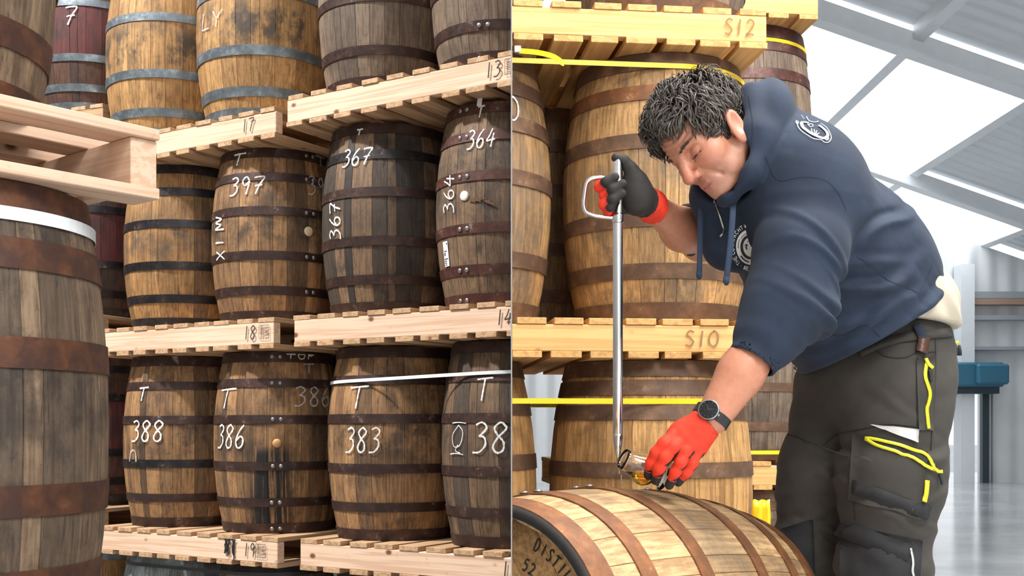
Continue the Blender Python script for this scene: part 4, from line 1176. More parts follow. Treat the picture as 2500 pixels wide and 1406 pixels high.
def head_sdf(p):
    q = toH(p)
    d = ell(q, (-.004, 0, .046), (.099, .077, .088))
    d = smin(d, ell(q, (.040, 0, -.024), (.056, .061, .076)), .03)
    for s in (1, -1):
        d = smin(d, ell(q, (.058, s * .040, -.016), (.031, .028, .030)), .02)                     # cheek
        d = smin(d, cone(q, (.002, s * .056, -.052), (.068, s * .022, -.084), .017, .018), .025)   # jaw
        d = smin(d, cone(q, (.088, s * .014, .028), (.070, s * .050, .027), .010, .006), .016)     # brow
    d = smin(d, ell(q, (.078, 0, -.058), (.023, .030, .026)), .018)                                # muzzle
    d = smin(d, ell(q, (.082, 0, -.087), (.020, .024, .018)), .016)                                # chin
    d = smin(d, ell(q, (.03, 0, -.084), (.045, .045, .022)), .02)                                  # under-chin
    for s in (1, -1):
        d = smax(d, -ell(q, (.095, s * .033, .013), (.020, .021, .0125)), .012)                     # socket
        d = smin(d, ell(q, (.0755, s * .034, .010), (.0125, .0165, .0125)), .004)                  # eyeball under the lid
        d = smax(d, -cone(q, (.0885, s * .022, .0035), (.082, s * .047, .002), .0016, .0016), .002) # lid line
        d = smax(d, -cone(q, (.088, s * .020, -.004), (.076, s * .05, -.007), .0018, .002), .006)  # lower fold
    d = smin(d, chain(q, [(.090, 0, .026), (.104, 0, .002), (.117, 0, -.020)], [.0090, .0105, .0140], .004), .010)  # nose
    for s in (1, -1):
        d = smin(d, ell(q, (.104, s * .0145, -.026), (.012, .008, .009)), .007)
        d = smax(d, -ell(q, (.1085, s * .008, -.0355), (.005, .0038, .004)), .004)
        d = smax(d, -chain(q, [(.099, s * .024, -.026), (.088, s * .034, -.046), (.078, s * .038, -.062)], [.0022, .0036, .0020], .002), .008)  # smile fold
        d = smax(d, -chain(q, [(.074, s * .030, -.074), (.066, s * .036, -.090)], [.002, .0015], .002), .007)
        for wz in (-.002, .006, .013): d = smax(d, -cone(q, (.064, s * .057, .010), (.046, s * .066, wz), .0010, .0006), .004)
        d = smin(d, ell(q, (.080, s * .036, -.0045), (.008, .015, .006)), .006)                        # eye bag
        d = smin(d, ell(q, (.046, s * .048, -.066), (.022, .014, .020)), .014)                          # jowl
    d = smin(d, chain(q, [(.0865, .026, -.058), (.0965, .010, -.0525), (.0975, 0, -.054), (.0965, -.010, -.0525), (.0865, -.026, -.058)], [.003, .0052, .0050, .0052, .003], .004), .005)
    d = smin(d, chain(q, [(.0855, .024, -.062), (.0945, .008, -.0680), (.0945, -.008, -.0680), (.0855, -.024, -.062)], [.003, .0062, .0062, .003], .004), .005)
    d = smax(d, -chain(q, [(.087, .028, -.061), (.1005, .010, -.0600), (.1015, 0, -.0605), (.1005, -.010, -.0600), (.087, -.028, -.061)], [.0012] * 5, .002), .002)
    for s in (1, -1):                                                                              # ear
        c = (-.007, s * .080, -.015)
        t = math.radians(18)
        Re = np.stack([(math.cos(t) * .96, s * .28, 0), (-.28 * math.cos(t), s * .96, 0), (0, 0, 1.0)], 1)
        Rt = np.array([[math.cos(.42), 0, -math.sin(.42)], [0, 1, 0], [math.sin(.42), 0, math.cos(.42)]])
        R = Rt @ Re
        e = ell(q, c, (.0225, .0085, .0385), R)
        e = smin(e, ell(q, (c[0] + .014, c[1] - s * .001, c[2] - .028), (.009, .006, .012)), .008)
        cc = A3(c) + R @ np.array([.003, .0100, .001])
        e = smax(e, -ell(q, cc, (.0140, .0088, .0265), R), .003)
        e = smin(e, ell(q, (c[0] + .017, c[1] - s * .002, c[2] - .006), (.005, .006, .008)), .005)
        d = smin(d, e, .006)
    n0 = A3(HC + HR @ np.array([-.030, 0, -.045])); n1 = A3(J['neck'])
    d = smin(d, cone(p, n0, n1, .060, .068) / HS, .03)
    d += .0012 * np.sin(q[:, 2] * 520 + 3 * np.sin(q[:, 1] * 60)) * np.exp(-((q[:, 2] - .05) / .016) ** 2) * (q[:, 0] > .07)   # forehead creases
    return d * HS

# ---- clothes
SP = nrm(A3(J['chest']) - A3(J['waist'])); LAT = nrm(A3(J['shL']) - A3(J['shR'])); LAT = nrm(LAT - SP * (LAT @ SP)); FR = np.cross(SP, LAT)
if FR[0] > 0: FR = -FR
RT = np.stack([FR, LAT, SP], 1)
HEM_O = P(2110, 832, 2.85); HEM_N = (0.505, 0.0, -0.863)
def torso_core(p, g=0.0):
    d = ell(p, P(1938, 505, 2.76), (.170 + g, .225 + g, .235 + g), RT)
    d = smin(d, ell(p, P(2040, 700, 2.83), (.192 + g, .215 + g, .24 + g), RT), .10)
    d = smin(d, ell(p, P(2125, 810, 2.87), (.178 + g, .205 + g, .15 + g), RT), .08)
    d = smin(d, ell(p, P(2150, 600, 2.84), (.085 + g, .15 + g, .15 + g), RT), .10)
    return d
def arm_L(p):
    d = chain(p, [P(1975, 470, 2.64), P(1955, 610, 2.575), P(1922, 745, 2.545), P(1872, 825, 2.525)], [.096, .095, .090, .074], .05)
    ax = nrm(A3(P(1868, 825, 2.525)) - A3(P(1940, 560, 2.58)))
    t = (p - A3(P(1940, 560, 2.58))) @ ax
    side = (p - A3(P(1940, 560, 2.58))) @ nrm((1, .3, .4))
    r_ = np.random.default_rng(4)
    for k in range(11):                                       # individual creases wrapping the sleeve
        t0 = .03 + .30 * (k / 10) ** .8; tilt = r_.uniform(-.55, .75); am = r_.uniform(.005, .011) * (0.55 + 1.2 * k / 10); wd = r_.uniform(.009, .015)
        ph = (p - A3(P(1940, 560, 2.58))) @ nrm((.2, .97, .1))
        g_ = t - t0 - tilt * side - .012 * np.sin(side * 40 + k) - .1 * ph * r_.uniform(-1, 1)
        w_ = np.exp(-((side - r_.uniform(-.07, .06)) / .07) ** 2)
        d += (-am * np.exp(-(g_ / wd) ** 2) + .6 * am * np.exp(-((g_ - 1.7 * wd) / wd) ** 2)) * w_
    return d
def hoodie_sdf(p, arm=True):
    d = torso_core(p)
    d = smin(d, chain(p, [P(1960, 420, 2.66), P(1880, 390, 2.74), P(1815, 450, 2.88)], [.10, .10, .10], .05), .07)
    d += 0.35 * sines(p, [(30, 12, 46), (42, -18, 30), (18, 30, 60)], .016, 5) * np.clip((2.02 - 0 - p[:, 2]) * 3 + .35, .25, 1)
    # deep sideways folds round the belly
    q = (p - A3(J['belly'])) @ RT
    r_ = np.random.default_rng(9)
    for k in range(9):
        z0 = -.20 + .045 * k; tl = r_.uniform(-.1, .5); am = r_.uniform(.006, .013); wd = r_.uniform(.011, .019)
        g_ = q[:, 2] - z0 - tl * q[:, 0] - .02 * np.sin(q[:, 0] * 22 + k * 2) - .05 * q[:, 1]
        w_ = np.exp(-((q[:, 0] - r_.uniform(-.12, .08)) / .11) ** 2)
        d += (-am * np.exp(-(g_ / wd) ** 2) + .7 * am * np.exp(-((g_ - 1.8 * wd) / wd) ** 2)) * w_
    d = smax(d, plane(p, HEM_O, HEM_N), .012)
    if arm:
        am = smin(arm_L(p), econe(p, P(1868, 838, 2.52), P(1838, 878, 2.51), .062, .056, (0, 1, 0), 1.0), .006)
        am = smax(am, plane(p, P(1827, 882, 2.51), nrm(A3(P(1800, 925, 2.50)) - A3(P(1868, 825, 2.52)))), .004)
        d = smin(d, am, .010 + .07 * np.clip((p[:, 2] - 2.02) / .16, 0, 1) ** 1.5)
    # far sleeve pushed up to the elbow
    aR = chain(p, [P(1830, 470, 2.88), P(1760, 545, 2.90), P(1700, 560, 2.885)], [.098, .092, .060], .04)
    ax = nrm(A3(P(1700, 560, 2.885)) - A3(P(1830, 470, 2.88))); t = (p - A3(P(1830, 470, 2.88))) @ ax
    aR = aR - .006 * np.sin(t * 95 + 2 * np.sin(p[:, 2] * 30))
    d = smin(d, aR, .012)
    # hood bunched round the neck
    R1 = np.stack([nrm((.98, 0, -.18)), np.array([0, 1.0, 0]), nrm((.18, 0, .98))], 1)
    R1[:, 1] = np.cross(R1[:, 2], R1[:, 0])
    hd = ell(p, P(1860, 302, 2.71), (.076, .135, .100), R1)
    hd = smin(hd, ell(p, P(1845, 390, 2.68), (.070, .13, .105), R1), .05)
    hd = smin(hd, chain(p, [P(1835, 235, 2.64), P(1842, 330, 2.585), P(1822, 420, 2.575), P(1775, 470, 2.60)], [.030, .034, .034, .026], .03), .025)
    hd += .002 * np.sin((p @ nrm((.85, .2, -.35))) * 85 + 1.5 * np.sin(p[:, 2] * 18))
    d = smin(d, hd, .008)
    # chest front and collar under the chin
    d = smin(d, chain(p, [P(1775, 470, 2.62), P(1730, 470, 2.70), P(1715, 455, 2.78)], [.03, .026, .026], .03), .03)
    d = smin(d, chain(p, [P(1745, 500, 2.74), P(1775, 600, 2.74)], [.05, .06], .04), .06)
    # open for head and neck
    nq = cone(p, A3(HC + HR @ np.array([-.03, 0, -.02])), A3(J['neck']), .074, .066)
    d = smax(d, -nq, .012)
    hq = toH(p)
    d = smax(d, -ell(hq, (.035, 0, -.04), (.075, .085, .10)), .012)
    # sleeve openings
    d = smax(d, -cone(p, P(1848, 868, 2.51), P(1800, 930, 2.50), .048, .052), .006)
    d = smax(d, -cone(p, P(1715, 563, 2.87), P(1640, 545, 2.80), .050, .056), .006)
    return d
def leg(p, hip, knee, ank, rs):
    return chain(p, [hip, (A3(hip) + A3(knee)) / 2, knee, (A3(knee) * .5 + A3(ank) * .5), ank], rs, .06)
def trousers_sdf(p):
    d = ell(p, P(2135, 905, 2.90), (.175, .20, .17), RT)
    d = smin(d, ell(p, P(2185, 840, 2.89), (.122, .18, .115)), .06)
    d = smin(d, leg(p, P(2195, 960, 2.80), J['kneeL'], J['ankL'], [.128, .116, .098, .088, .082]), .05)
    d = smin(d, leg(p, P(2055, 960, 3.00), J['kneeR'], J['ankR'], [.122, .112, .095, .086, .080]), .045)
    d += 0.5 * sines(p, [(14, 8, 24), (-16, 14, 30)], .009, 11)
    r_ = np.random.default_rng(12)
    for k in range(16):
        c_ = A3(P(r_.uniform(1920, 2270), r_.uniform(1000, 1420), 2.78)); nn_ = nrm((r_.uniform(-.7, .7), 0, 1)); am = r_.uniform(.003, .007); wd = r_.uniform(.008, .014)
        g_ = (p - c_) @ nn_ + .01 * np.sin(p[:, 0] * 35 + k); sd_ = (p[:, 0] - c_[0])
        d += (-am * np.exp(-(g_ / wd) ** 2) + .6 * am * np.exp(-((g_ - 1.8 * wd) / wd) ** 2)) * np.exp(-(sd_ / .07) ** 2)
    kn = np.exp(-((p[:, 2] - J['kneeL'].z - .02) / .09) ** 2)
    d += -.0045 * np.sin(p[:, 2] * 62 + 34 * p[:, 0] + 1.3 * np.sin(p[:, 0] * 30)) * kn
    d = smax(d, -plane(p, P(2240, 785, 2.88), (0.05, 0, -0.99)), .01)
    return d
def tee_sdf(p):
    d = ell(p, P(2150, 775, 2.88), (.178, .197, .19), RT)
    d = smin(d, ell(p, P(2200, 758, 2.88), (.108, .17, .10)), .05)
    d += .004 * np.sin(p[:, 0] * 90 + p[:, 2] * 60)
    d = smax(d, plane(p, P(2240, 798, 2.88), (-.12, 0, -1)), .008)
    return smax(d, -plane(p, P(1990, 700, 2.8), HEM_N), .01)
def body_sdf(p):
    d = torso_core(p, -.06)
    d = smin(d, cone(p, J['neck'], J['chest'], .062, .11), .06)
    d = smin(d, chain(p, [J['shL'], J['elL'], A3(P(1815, 900, 2.515)), J['wrL']], [.058, .045, .0455, .031], .03), .04)
    d = smin(d, econe(p, P(1800, 925, 2.51), P(1745, 1012, 2.50), .041, .030, (0.4, 0, .3), 1.15), .02)
    d = smin(d, cone(p, J['wrL'], P(1690, 1068, 2.505), .027, .016), .02)
    d = smin(d, chain(p, [J['shR'], J['elR'], A3(P(1665, 560, 2.83)), J['wrR']], [.056, .047, .049, .030], .03), .04)
    d = smin(d, cone(p, J['wrR'], P(1568, 480, 2.61), .027, .014), .02)
    d = smin(d, ell(p, P(2140, 920, 2.9), (.11, .14, .11), RT), .06)
    for s in ('L', 'R'):
        d = smin(d, chain(p, [J['hip' + s], J['knee' + s], J['ank' + s]], [.085, .062, .045], .03), .05)
    return d
LO, HI = (0.18, 2.30, 0.8), (1.25, 3.35, 2.6)
hoodie_me = surface_net('hoodie', hoodie_sdf, (.34, 2.36, 1.68), (1.10, 3.12, 2.52), .0050)
trous_me = surface_net('trousers', trousers_sdf, (.58, 2.56, RF + .06), (1.20, 3.30, 1.95), .0060)
tee_me = surface_net('tee', tee_sdf, (.70, 2.55, 1.7), (1.14, 3.2, 2.25), .006)
head_me = surface_net('head', lambda p: smax(head_sdf(p), -plane(p, A3(J['neck']) * .7 + HC * .3, HC - A3(J['neck'])), .002), HC - .19, HC + np.array([.22, .19, .17]), .0018)
body_me = surface_net('body', body_sdf, (.28, 2.36, RF + .06), (1.16, 3.28, 2.42), .0055)

# ---- skin
def skin_mat():
    t = NT('skin')
    at = t.n('ShaderNodeAttribute', attribute_name='tone').outputs['Color']
    tc = t.n('ShaderNodeTexCoord').outputs['Object']
    n1 = t.noise(tc, 70, 5, 0.65); n2 = t.noise(tc, 420, 3, 0.6)
    c = t.mix(t.mul(t.mask(n1, .4, .7), .35), at, t.mix(1.0, at, (0.80, 0.62, 0.56), 'MULTIPLY'))
    t.bump(t.math('ADD', n2, t.mul(n1, 1.5)), .3, .0015)
    return t.set(c, .46, **{'Subsurface Weight': .12, 'Subsurface Radius': (.01, .004, .002), 'Subsurface Scale': .6})
M['skin'] = skin_mat()
v = mesh_verts(head_me); q = toH(v)
base = np.array([.50, .222, .136]); cols = np.tile(base, (len(v), 1))
def tint(w, c): 
    global cols
    w = np.clip(w, 0, 1)[:, None]; cols = cols * (1 - w) + np.array(c) * w
def blob(c, r): return np.exp(-(((q - np.array(c)) / np.array(r)) ** 2).sum(1))
tint(.75 * blob((.115, 0, -.02), (.022, .02, .02)), (.52, .15, .095))
for s in (1, -1):
    tint(.55 * blob((.068, s * .045, -.012), (.03, .025, .03)), (.50, .165, .105))
    tint(.75 * blob((-.012, s * .085, 0), (.03, .02, .045)), (.52, .14, .09))
tint(.45 * ((q[:, 2] < -.03) & (q[:, 0] > 0.0)) * np.clip((-.03 - q[:, 2]) * 40, 0, 1), (.36, .20, .145))
tint(.9 * blob((.099, 0, -.056), (.012, .026, .006)), (.42, .15, .12)); tint(.9 * blob((.097, 0, -.068), (.012, .022, .006)), (.42, .15, .12))
for s in (1, -1):
    tint((cone(q, (.0885, s * .021, .0030), (.081, s * .048, .0015), .0016, .0012) < .0016) * .85, (.05, .028, .022))
paint(head_me, cols)
v2 = mesh_verts(body_me); paint(body_me, np.tile(base * np.array([1.02, .98, .95]), (len(v2), 1)))
person = empty('person', (J['ankL'].x * .5 + J['ankR'].x * .5, 2.95, RF)); 
tag(person, 'person in navy hoodie and grey work trousers bending over a barrel, holding tube and glass', 'person')
def pp(name, me, mt, parent=None):
    o = link(name, me, mt, parent or person)
    o.matrix_parent_inverse = Matrix.Translation(-person.location) if parent is None else Matrix.Identity(4)
    return o
body = pp('body', join_meshes('body', [body_me, head_me]), M['skin'])

# ---- hair
def hair_mat():
    t = NT('hair'); at = t.n('ShaderNodeAttribute', attribute_name='tone').outputs['Color']
    return t.set(at, .6, **{'Specular IOR Level': .3})
M['hair'] = hair_mat()
hr = np.random.default_rng(3)
SC = np.array([-.004, 0, .046]); SR = np.array([.099, .077, .088])
def scalp_ok(n):                       # n = unit direction on the skull, q = point on it
    q = SC + n * SR
    x, y, z = q
    if x > .045: return z > .101 - abs(y) * .22
    if x > .005: return z > .034 + (x - .005) * .9 or (abs(y) > .05 and x < .028 and z > -.012)
    if x > -.035: return z > .047
    return z > -.05
V, F, C = [], [], []
def lock(root, n, L, r, col, flow, curl, sides=4, seg=8, shell=1.12):
    p = root.copy(); d = n * .35 + flow; d /= np.linalg.norm(d)
    ph = hr.uniform(0, 6.28); b0 = len(V)
    for k in range(seg + 1):
        t = k / seg
        e = p - SC; un = e / (SR * SR); un /= np.linalg.norm(un)
        sidev = np.cross(un, d); sidev /= np.linalg.norm(sidev) + 1e-9
        rad = r * (1 - .8 * t ** 1.8) * (0.6 + .4 * min(1, t * 5))
        for m in range(sides):
            a = 2 * math.pi * m / sides
            V.append(HC + HR @ (p + rad * (math.cos(a) * sidev * 1.7 + math.sin(a) * un * .7)) * HS); C.append(col * .95)
        if k:
            for m in range(sides):
                i = b0 + (k - 1) * sides + m; j = b0 + (k - 1) * sides + (m + 1) % sides
                F.append((i, j, j + sides, i + sides))
        l = np.linalg.norm(e / SR)
        tgt = 1.0 + (shell - 1.0) * min(1, t * 3) * (1 - .25 * t)
        d = d * .75 + flow * .35 + sidev * curl * math.sin(ph + t * 5.5) * .5 + un * (tgt - l) * 5
        d /= np.linalg.norm(d); p = p + d * L / seg
cnt = 0
while cnt < 4600:
    n = hr.normal(size=3); n /= np.linalg.norm(n)
    if not scalp_ok(n): continue
    q = SC + n * SR; nn = n / SR; nn /= np.linalg.norm(nn)
    crown = np.array([-.055, 0, .12])
    away = q - crown; flow = away - nn * (away @ nn); flow /= np.linalg.norm(flow) + 1e-6
    fl = flow + hr.normal(size=3) * .14 + .75 * np.sin(np.array([q[1] * 110 + q[2] * 40, q[0] * 95 + q[2] * 60 + 1, q[0] * 80 + q[1] * 70 + 2])) + np.array([.2, 0, -.15])
    fl = fl - nn * (fl @ nn) * .8; fl /= np.linalg.norm(fl)
    g = hr.uniform(); front = np.clip((q[0] + .02) / .1, 0, 1)
    if g < .18 + .16 * front: col = np.array([.20, .188, .175]) * hr.uniform(.5, 1.3)
    elif g < .5: col = np.array([.115, .094, .078]) * hr.uniform(.7, 1.3)
    else: col = np.array([.062, .050, .042]) * hr.uniform(.6, 1.4)
    top = np.clip((q[2] - .02) / .08, 0, 1)
    lock(q - nn * .002, nn, hr.uniform(.042, .074) * (.62 + .6 * top) * (.55 if (-.065 < q[0] < .0 and q[2] < .055) else 1.0) * (.72 if q[0] > .05 else 1.0), hr.uniform(.0012, .0025) if g > .2 else hr.uniform(.0006, .0012), col, fl, hr.uniform(.2, .9), 4, 8, hr.uniform(1.05, 1.20 + .17 * top) + .05 * math.sin(q[0] * 70 + 1) * math.sin(q[1] * 60 + q[2] * 50))
    cnt += 1
# sideburns
for s in (1, -1):
    for k in range(90):
        q = np.array([hr.uniform(.004, .026), s * (.0725 - .0), hr.uniform(-.022, .03)])
        nn = np.array([0, s, 0.0]); fl = np.array([.15, 0, -1.0]) + hr.normal(size=3) * .2
        lock(q, nn, hr.uniform(.014, .026), hr.uniform(.0008, .0016), np.array([.05, .042, .036]) * hr.uniform(.7, 1.6), fl / np.linalg.norm(fl), .4, 3, 4)
# eyebrows
bm0 = []
hair_me = pydata('hair', V, F, True); paint(hair_me, np.array(C))
hair = pp('hair', hair_me, M['hair']); tag(hair, 'short wavy dark hair streaked with grey')
for s in (1, -1):
    V, F, C = [], [], []
    for k in range(75):
        t = hr.uniform(); q = np.array([.0995 - .020 * t ** 1.5, s * (.014 + .036 * t), .030 + .005 * math.sin(t * 2.6)]) + hr.normal(size=3) * .0015
        nn = np.array([.9, s * .4, 0]); nn /= np.linalg.norm(nn); fl = np.array([-.3, s * .9, .15]) + hr.normal(size=3) * .25
        lock(q, nn, hr.uniform(.007, .012), .0005, np.array([.09, .065, .05]) * hr.uniform(.6, 1.8), fl / np.linalg.norm(fl), .3, 3, 3)
    brow_me = pydata('eyebrow', V, F, True); paint(brow_me, np.array(C)); pp('eyebrow', brow_me, M['hair'])

# ---- cloth materials
def cloth(name, col, col2, sc=900, rough=.88, sheen=.03, bump=.25):
    t = NT(name); tc = t.n('ShaderNodeTexCoord').outputs['Object']
    a = t.noise(tc, 9, 5, .6); b = t.noise(tc, sc, 3, .6)
    t.bump(b, bump, .0015)
    return t.set(t.mix(t.mask(a, .35, .7), col, col2), rough, **{'Sheen Weight': sheen, 'Sheen Roughness': .5})
M['navy'] = cloth('navy_fleece', (.0070, .0150, .033), (.0120, .0245, .050))
M['navy_seam'] = cloth('navy_seam', (.008, .014, .030), (.010, .018, .036))
M['cord'] = cloth('navy_cord', (.020, .036, .070), (.03, .05, .09), 400)
M['tee'] = cloth('cream_jersey', (.40, .345, .265), (.47, .41, .32), 600)
M['work'] = cloth('work_canvas', (.030, .026, .021), (.044, .038, .031), 700, .85, .02)
M['work_black'] = cloth('black_cordura', (.010, .010, .012), (.017, .017, .019), 500, .8, .0)
M['hi_vis'] = plain('yellow_zip', (.66, .62, .02), .45)
M['reflect'] = plain('reflective_patch', (.50, .49, .46), .35, .1, .1, 60)
M['zip_metal'] = plain('zip_metal', (.45, .43, .40), .3, .9)
M['leather'] = plain('brown_leather', (.07, .028, .018), .4, 0, .3, 60)
hoodie = pp('hoodie', hoodie_me, M['navy']); tag(hoodie, 'navy zip hoodie with white emblems')
trous = pp('trousers', trous_me, M['work']); tag(trous, 'dark grey work trousers with yellow zips')
tee = pp('t_shirt', tee_me, M['tee']); tag(tee, 'cream shirt tail')
BH, BT = bvh_of([hoodie_me]), bvh_of([trous_me])
def add(name, vf, mt, parent): return pp(name, pydata(name, vf[0], vf[1], True), M[mt], parent)
# ---------------------------------------------------------------- details of the clothes
def march(f, pix, near=2.2, off=.0025):
    """points where lines of sight through photo pixels meet field f"""
    o = A3(EYEV); d = np.array([A3(P(x, y, 1.0)) - o for x, y in pix]); d /= np.linalg.norm(d, axis=1)[:, None]
    t = np.full(len(pix), near)
    for _ in range(70):
        t += np.clip(f(o + d * t[:, None]), -.02, .05) * .7
    q = o + d * t[:, None]; e = .004
    g = np.stack([f(q + np.eye(3)[k] * e) - f(q - np.eye(3)[k] * e) for k in range(3)], 1); g /= np.linalg.norm(g, axis=1)[:, None] + 1e-9
    return [Vector(v) for v in q + g * off], [Vector(v) for v in g]
M['print_white'] = plain('white_print', (.74, .73, .69), .7)
M['print_dark'] = plain('navy_print', (.012, .018, .032), .8)
torso_f = lambda p: hoodie_sdf(p, False)
def stroke_set(name, f, lines, mt, parent, off):
    """one flat print part made of several strokes; lines = [(pixels, width px)]"""
    V, F = [], []
    for pix, wpx in lines:
        pts, nn = march(f, pix, off=off)
        v2, f2 = ribbon(pts, nn, [wpx * p.y / FPX for p in pts]); o = len(V); V += v2; F += [tuple(i + o for i in g) for g in f2]
    return add(name, (V, F), mt, parent)
# chest emblem
CX, CYp, RX, RY = 1833, 602, 36, 43
pix = [(CX, CYp)]; NR, NA = 5, 40
for r in range(1, NR + 1):
    for a in range(NA):
        t = 2 * math.pi * a / NA; pix.append((CX + RX * r / NR * math.cos(t), CYp - RY * r / NR * math.sin(t)))
pts, _ = march(torso_f, pix, off=.002)
F = [(0, 1 + a, 1 + (a + 1) % NA) for a in range(NA)]
for r in range(NR - 1):
    for a in range(NA): F.append((1 + r * NA + a, 1 + (r + 1) * NA + a, 1 + (r + 1) * NA + (a + 1) % NA, 1 + r * NA + (a + 1) % NA))
emb = add('chest_emblem', (pts, F), 'print_white', hoodie)
def epath(rr, a0, a1, n=16): return [(CX + RX * rr * math.cos(math.radians(a0 + (a1 - a0) * k / n)), CYp - RY * rr * math.sin(math.radians(a0 + (a1 - a0) * k / n))) for k in range(n + 1)]
snake = [(epath(.62, 70, 300, 26), 6.5), (epath(.86, 185, 150, 8), 1.6), (epath(.84, 215, 262, 8), 3.2), (epath(.80, 145, 100, 8), 1.4), (epath(.30, 150, 210, 6), 3),
         ([(CX - 16, CYp - 2), (CX - 10, CYp - 8)], 1.6), ([(CX - 14, CYp + 3), (CX - 7, CYp - 5)], 1.6), ([(CX - 8, CYp - 12), (CX - 4, CYp - 17), (CX + 2, CYp - 14)], 1.6)]
stroke_set('serpent_print', torso_f, snake, 'print_dark', emb, .0032)
letters = [('T', 228), ('H', 219), ('E', 210), ('C', 197), ('O', 188), ('N', 176), ('N', 163), ('A', 150), ('C', 139), ('H', 128), ('T', 118), ('W', 104), ('H', 95), ('I', 86), ('S', 78), ('K', 68), ('E', 57), ('Y', 46), ('*', 239), ('I', 249), ('R', 254), ('E', 262), ('L', 271), ('A', 279), ('N', 288), ('D', 298)]
lines = []
for ch, a in letters:
    low = a > 235
    t = math.radians(a); cx, cy = CX + (RX + 9.5) * math.cos(t), CYp - (RY + 9.5) * math.sin(t)
    ox, oy = math.cos(t), -math.sin(t)
    if low: ox, oy = -ox, -oy
    tx, ty = -oy, ox                         # reading direction
    for pl in GL[ch]:
        q = smooth_path([Vector((x, y, 0)) for x, y in pl], 3) if len(pl) > 2 else [Vector((*pl[0], 0)), Vector((*pl[1], 0))]
        lines.append(([(cx + tx * (v.x - .5) * 6.5 + ox * (v.y - .5) * 9, cy + ty * (v.x - .5) * 6.5 + oy * (v.y - .5) * 9) for v in q], 1.5))
stroke_set('emblem_lettering', torso_f, lines, 'print_white', emb, .0024)
# back emblem: coiled serpent
def zp(l, sc=10.82, ox=1900, oy=250): return [(v.x, v.y) for v in smooth_path([Vector((ox + x / sc, oy + y / sc, 0)) for x, y in l], 4)]
back = [(zp([(610, 545), (640, 660), (770, 770), (900, 855), (1050, 925), (1190, 965), (1290, 910), (1270, 800), (1160, 690), (1065, 625)]), 7.5),
        (zp([(610, 540), (700, 545), (800, 560)]), 6), (zp([(500, 545), (515, 650), (610, 770), (780, 890), (930, 975), (1130, 1010), (1210, 1065), (1320, 1065), (1385, 960), (1350, 820), (1260, 680), (1120, 580)]), 2.0),
        (zp([(475, 500), (470, 560), (510, 590), (530, 540), (480, 500)]), 1.6), (zp([(740, 400), (790, 490), (900, 535), (1010, 540), (1045, 515)]), 2.2),
        (zp([(770, 590), (830, 660), (910, 650), (890, 600), (830, 590), (800, 620)]), 1.8), (zp([(940, 860), (880, 780), (870, 710)]), 2.2), (zp([(960, 860), (950, 780), (940, 730)]), 2.2),
        (zp([(990, 870), (1000, 800), (1010, 760)]), 2.2), (zp([(1010, 880), (1050, 840), (1080, 830)]), 2.4), (zp([(1230, 1000), (1280, 1010), (1320, 960)]), 3),
        (zp([(600, 365), (640, 375)]), 1.2), (zp([(615, 400), (660, 410)]), 1.2), (zp([(640, 440), (690, 450)]), 1.2)]
stroke_set('back_emblem', hoodie_sdf, back, 'print_white', hoodie, .0026)
# seams
def seam(pix, wpx=2.6, f=hoodie_sdf):
    path = [(v.x, v.y) for v in smooth_path([Vector((*q, 0)) for q in pix], 6)]
    return stroke_set('seam', f, [(path, wpx)], 'navy_seam', hoodie, .0012)
for s_ in ([(1868, 382), (1880, 408), (1902, 440), (1960, 431), (2012, 438), (2046, 470), (2066, 512)], [(2090, 625), (2130, 650), (2165, 682), (2205, 697), (2243, 716)],
           [(2243, 716), (2262, 680), (2278, 640)], [(1978, 782), (2010, 812), (2060, 818), (2110, 795), (2150, 822)], [(1828, 230), (1838, 300), (1832, 380), (1812, 440)]):
    seam(s_)
# zip on the chest, pull
zt = march(torso_f, [(1745 + 23 * k / 8, 484 + 76 * (k / 8)) for k in range(9)], off=.003)[0]
add_t = lambda nm, pts, r, mt, par, sd=6: pp(nm, tube_mesh(nm, pts, r, sd), M[mt], par)
add_t('zip', zt, .0028, 'zip_metal', hoodie)
add_t('zip_pull', [zt[-1], P(1763, 572, zt[-1].y - .01), P(1758, 578, zt[-1].y - .012)], [.002, .003, .0025], 'zip_metal', hoodie)
zb_ = march(hoodie_sdf, [(1941, 898), (1948, 915), (1962, 930), (1975, 934)], off=.002)[0]
add_t('zip_end', zb_, .0032, 'zip_metal', hoodie)
# drawstrings hang straight down
c0 = on(BH, 1788, 452, .006)[0]; c1 = on(BH, 1712, 452, .004, 2.72)[0]
def cordmesh(pts, wd, th):
    V, F = [], []
    for p in pts:
        V += [p + Vector((-wd, -th, 0)), p + Vector((wd, -th, 0)), p + Vector((wd, th, 0)), p + Vector((-wd, th, 0))]
    for i in range(len(pts) - 1):
        for k in range(4): F.append((4 * i + k, 4 * i + (k + 1) % 4, 4 * i + 4 + (k + 1) % 4, 4 * i + 4 + k))
    F += [(3, 2, 1, 0), tuple(4 * (len(pts) - 1) + k for k in range(4))]
    return V, F
yA = 2.585
ca_ = smooth_path([P(1790, 448, c0.y - .004), P(1789, 520, yA), P(1783, 600, yA - .01), P(1776, 660, yA - .012), P(1773, 690, yA - .012)], 5)
cb_ = smooth_path([P(1711, 448, 2.70), P(1710, 520, 2.69), P(1709, 600, 2.69), P(1707, 676, 2.69)], 5)
for cc_, wd in ((ca_, .0066), (cb_, .0062)):
    o = add('drawstring', cordmesh(cc_, wd, .0016), 'cord', hoodie)
    e_ = cc_[-1]
    pp('aglet', tube_mesh('aglet', [e_ + Vector((0, 0, .012)), e_, e_ - Vector((0, 0, .006))], [.0075, .007, .003], 8), M['cord'], o)

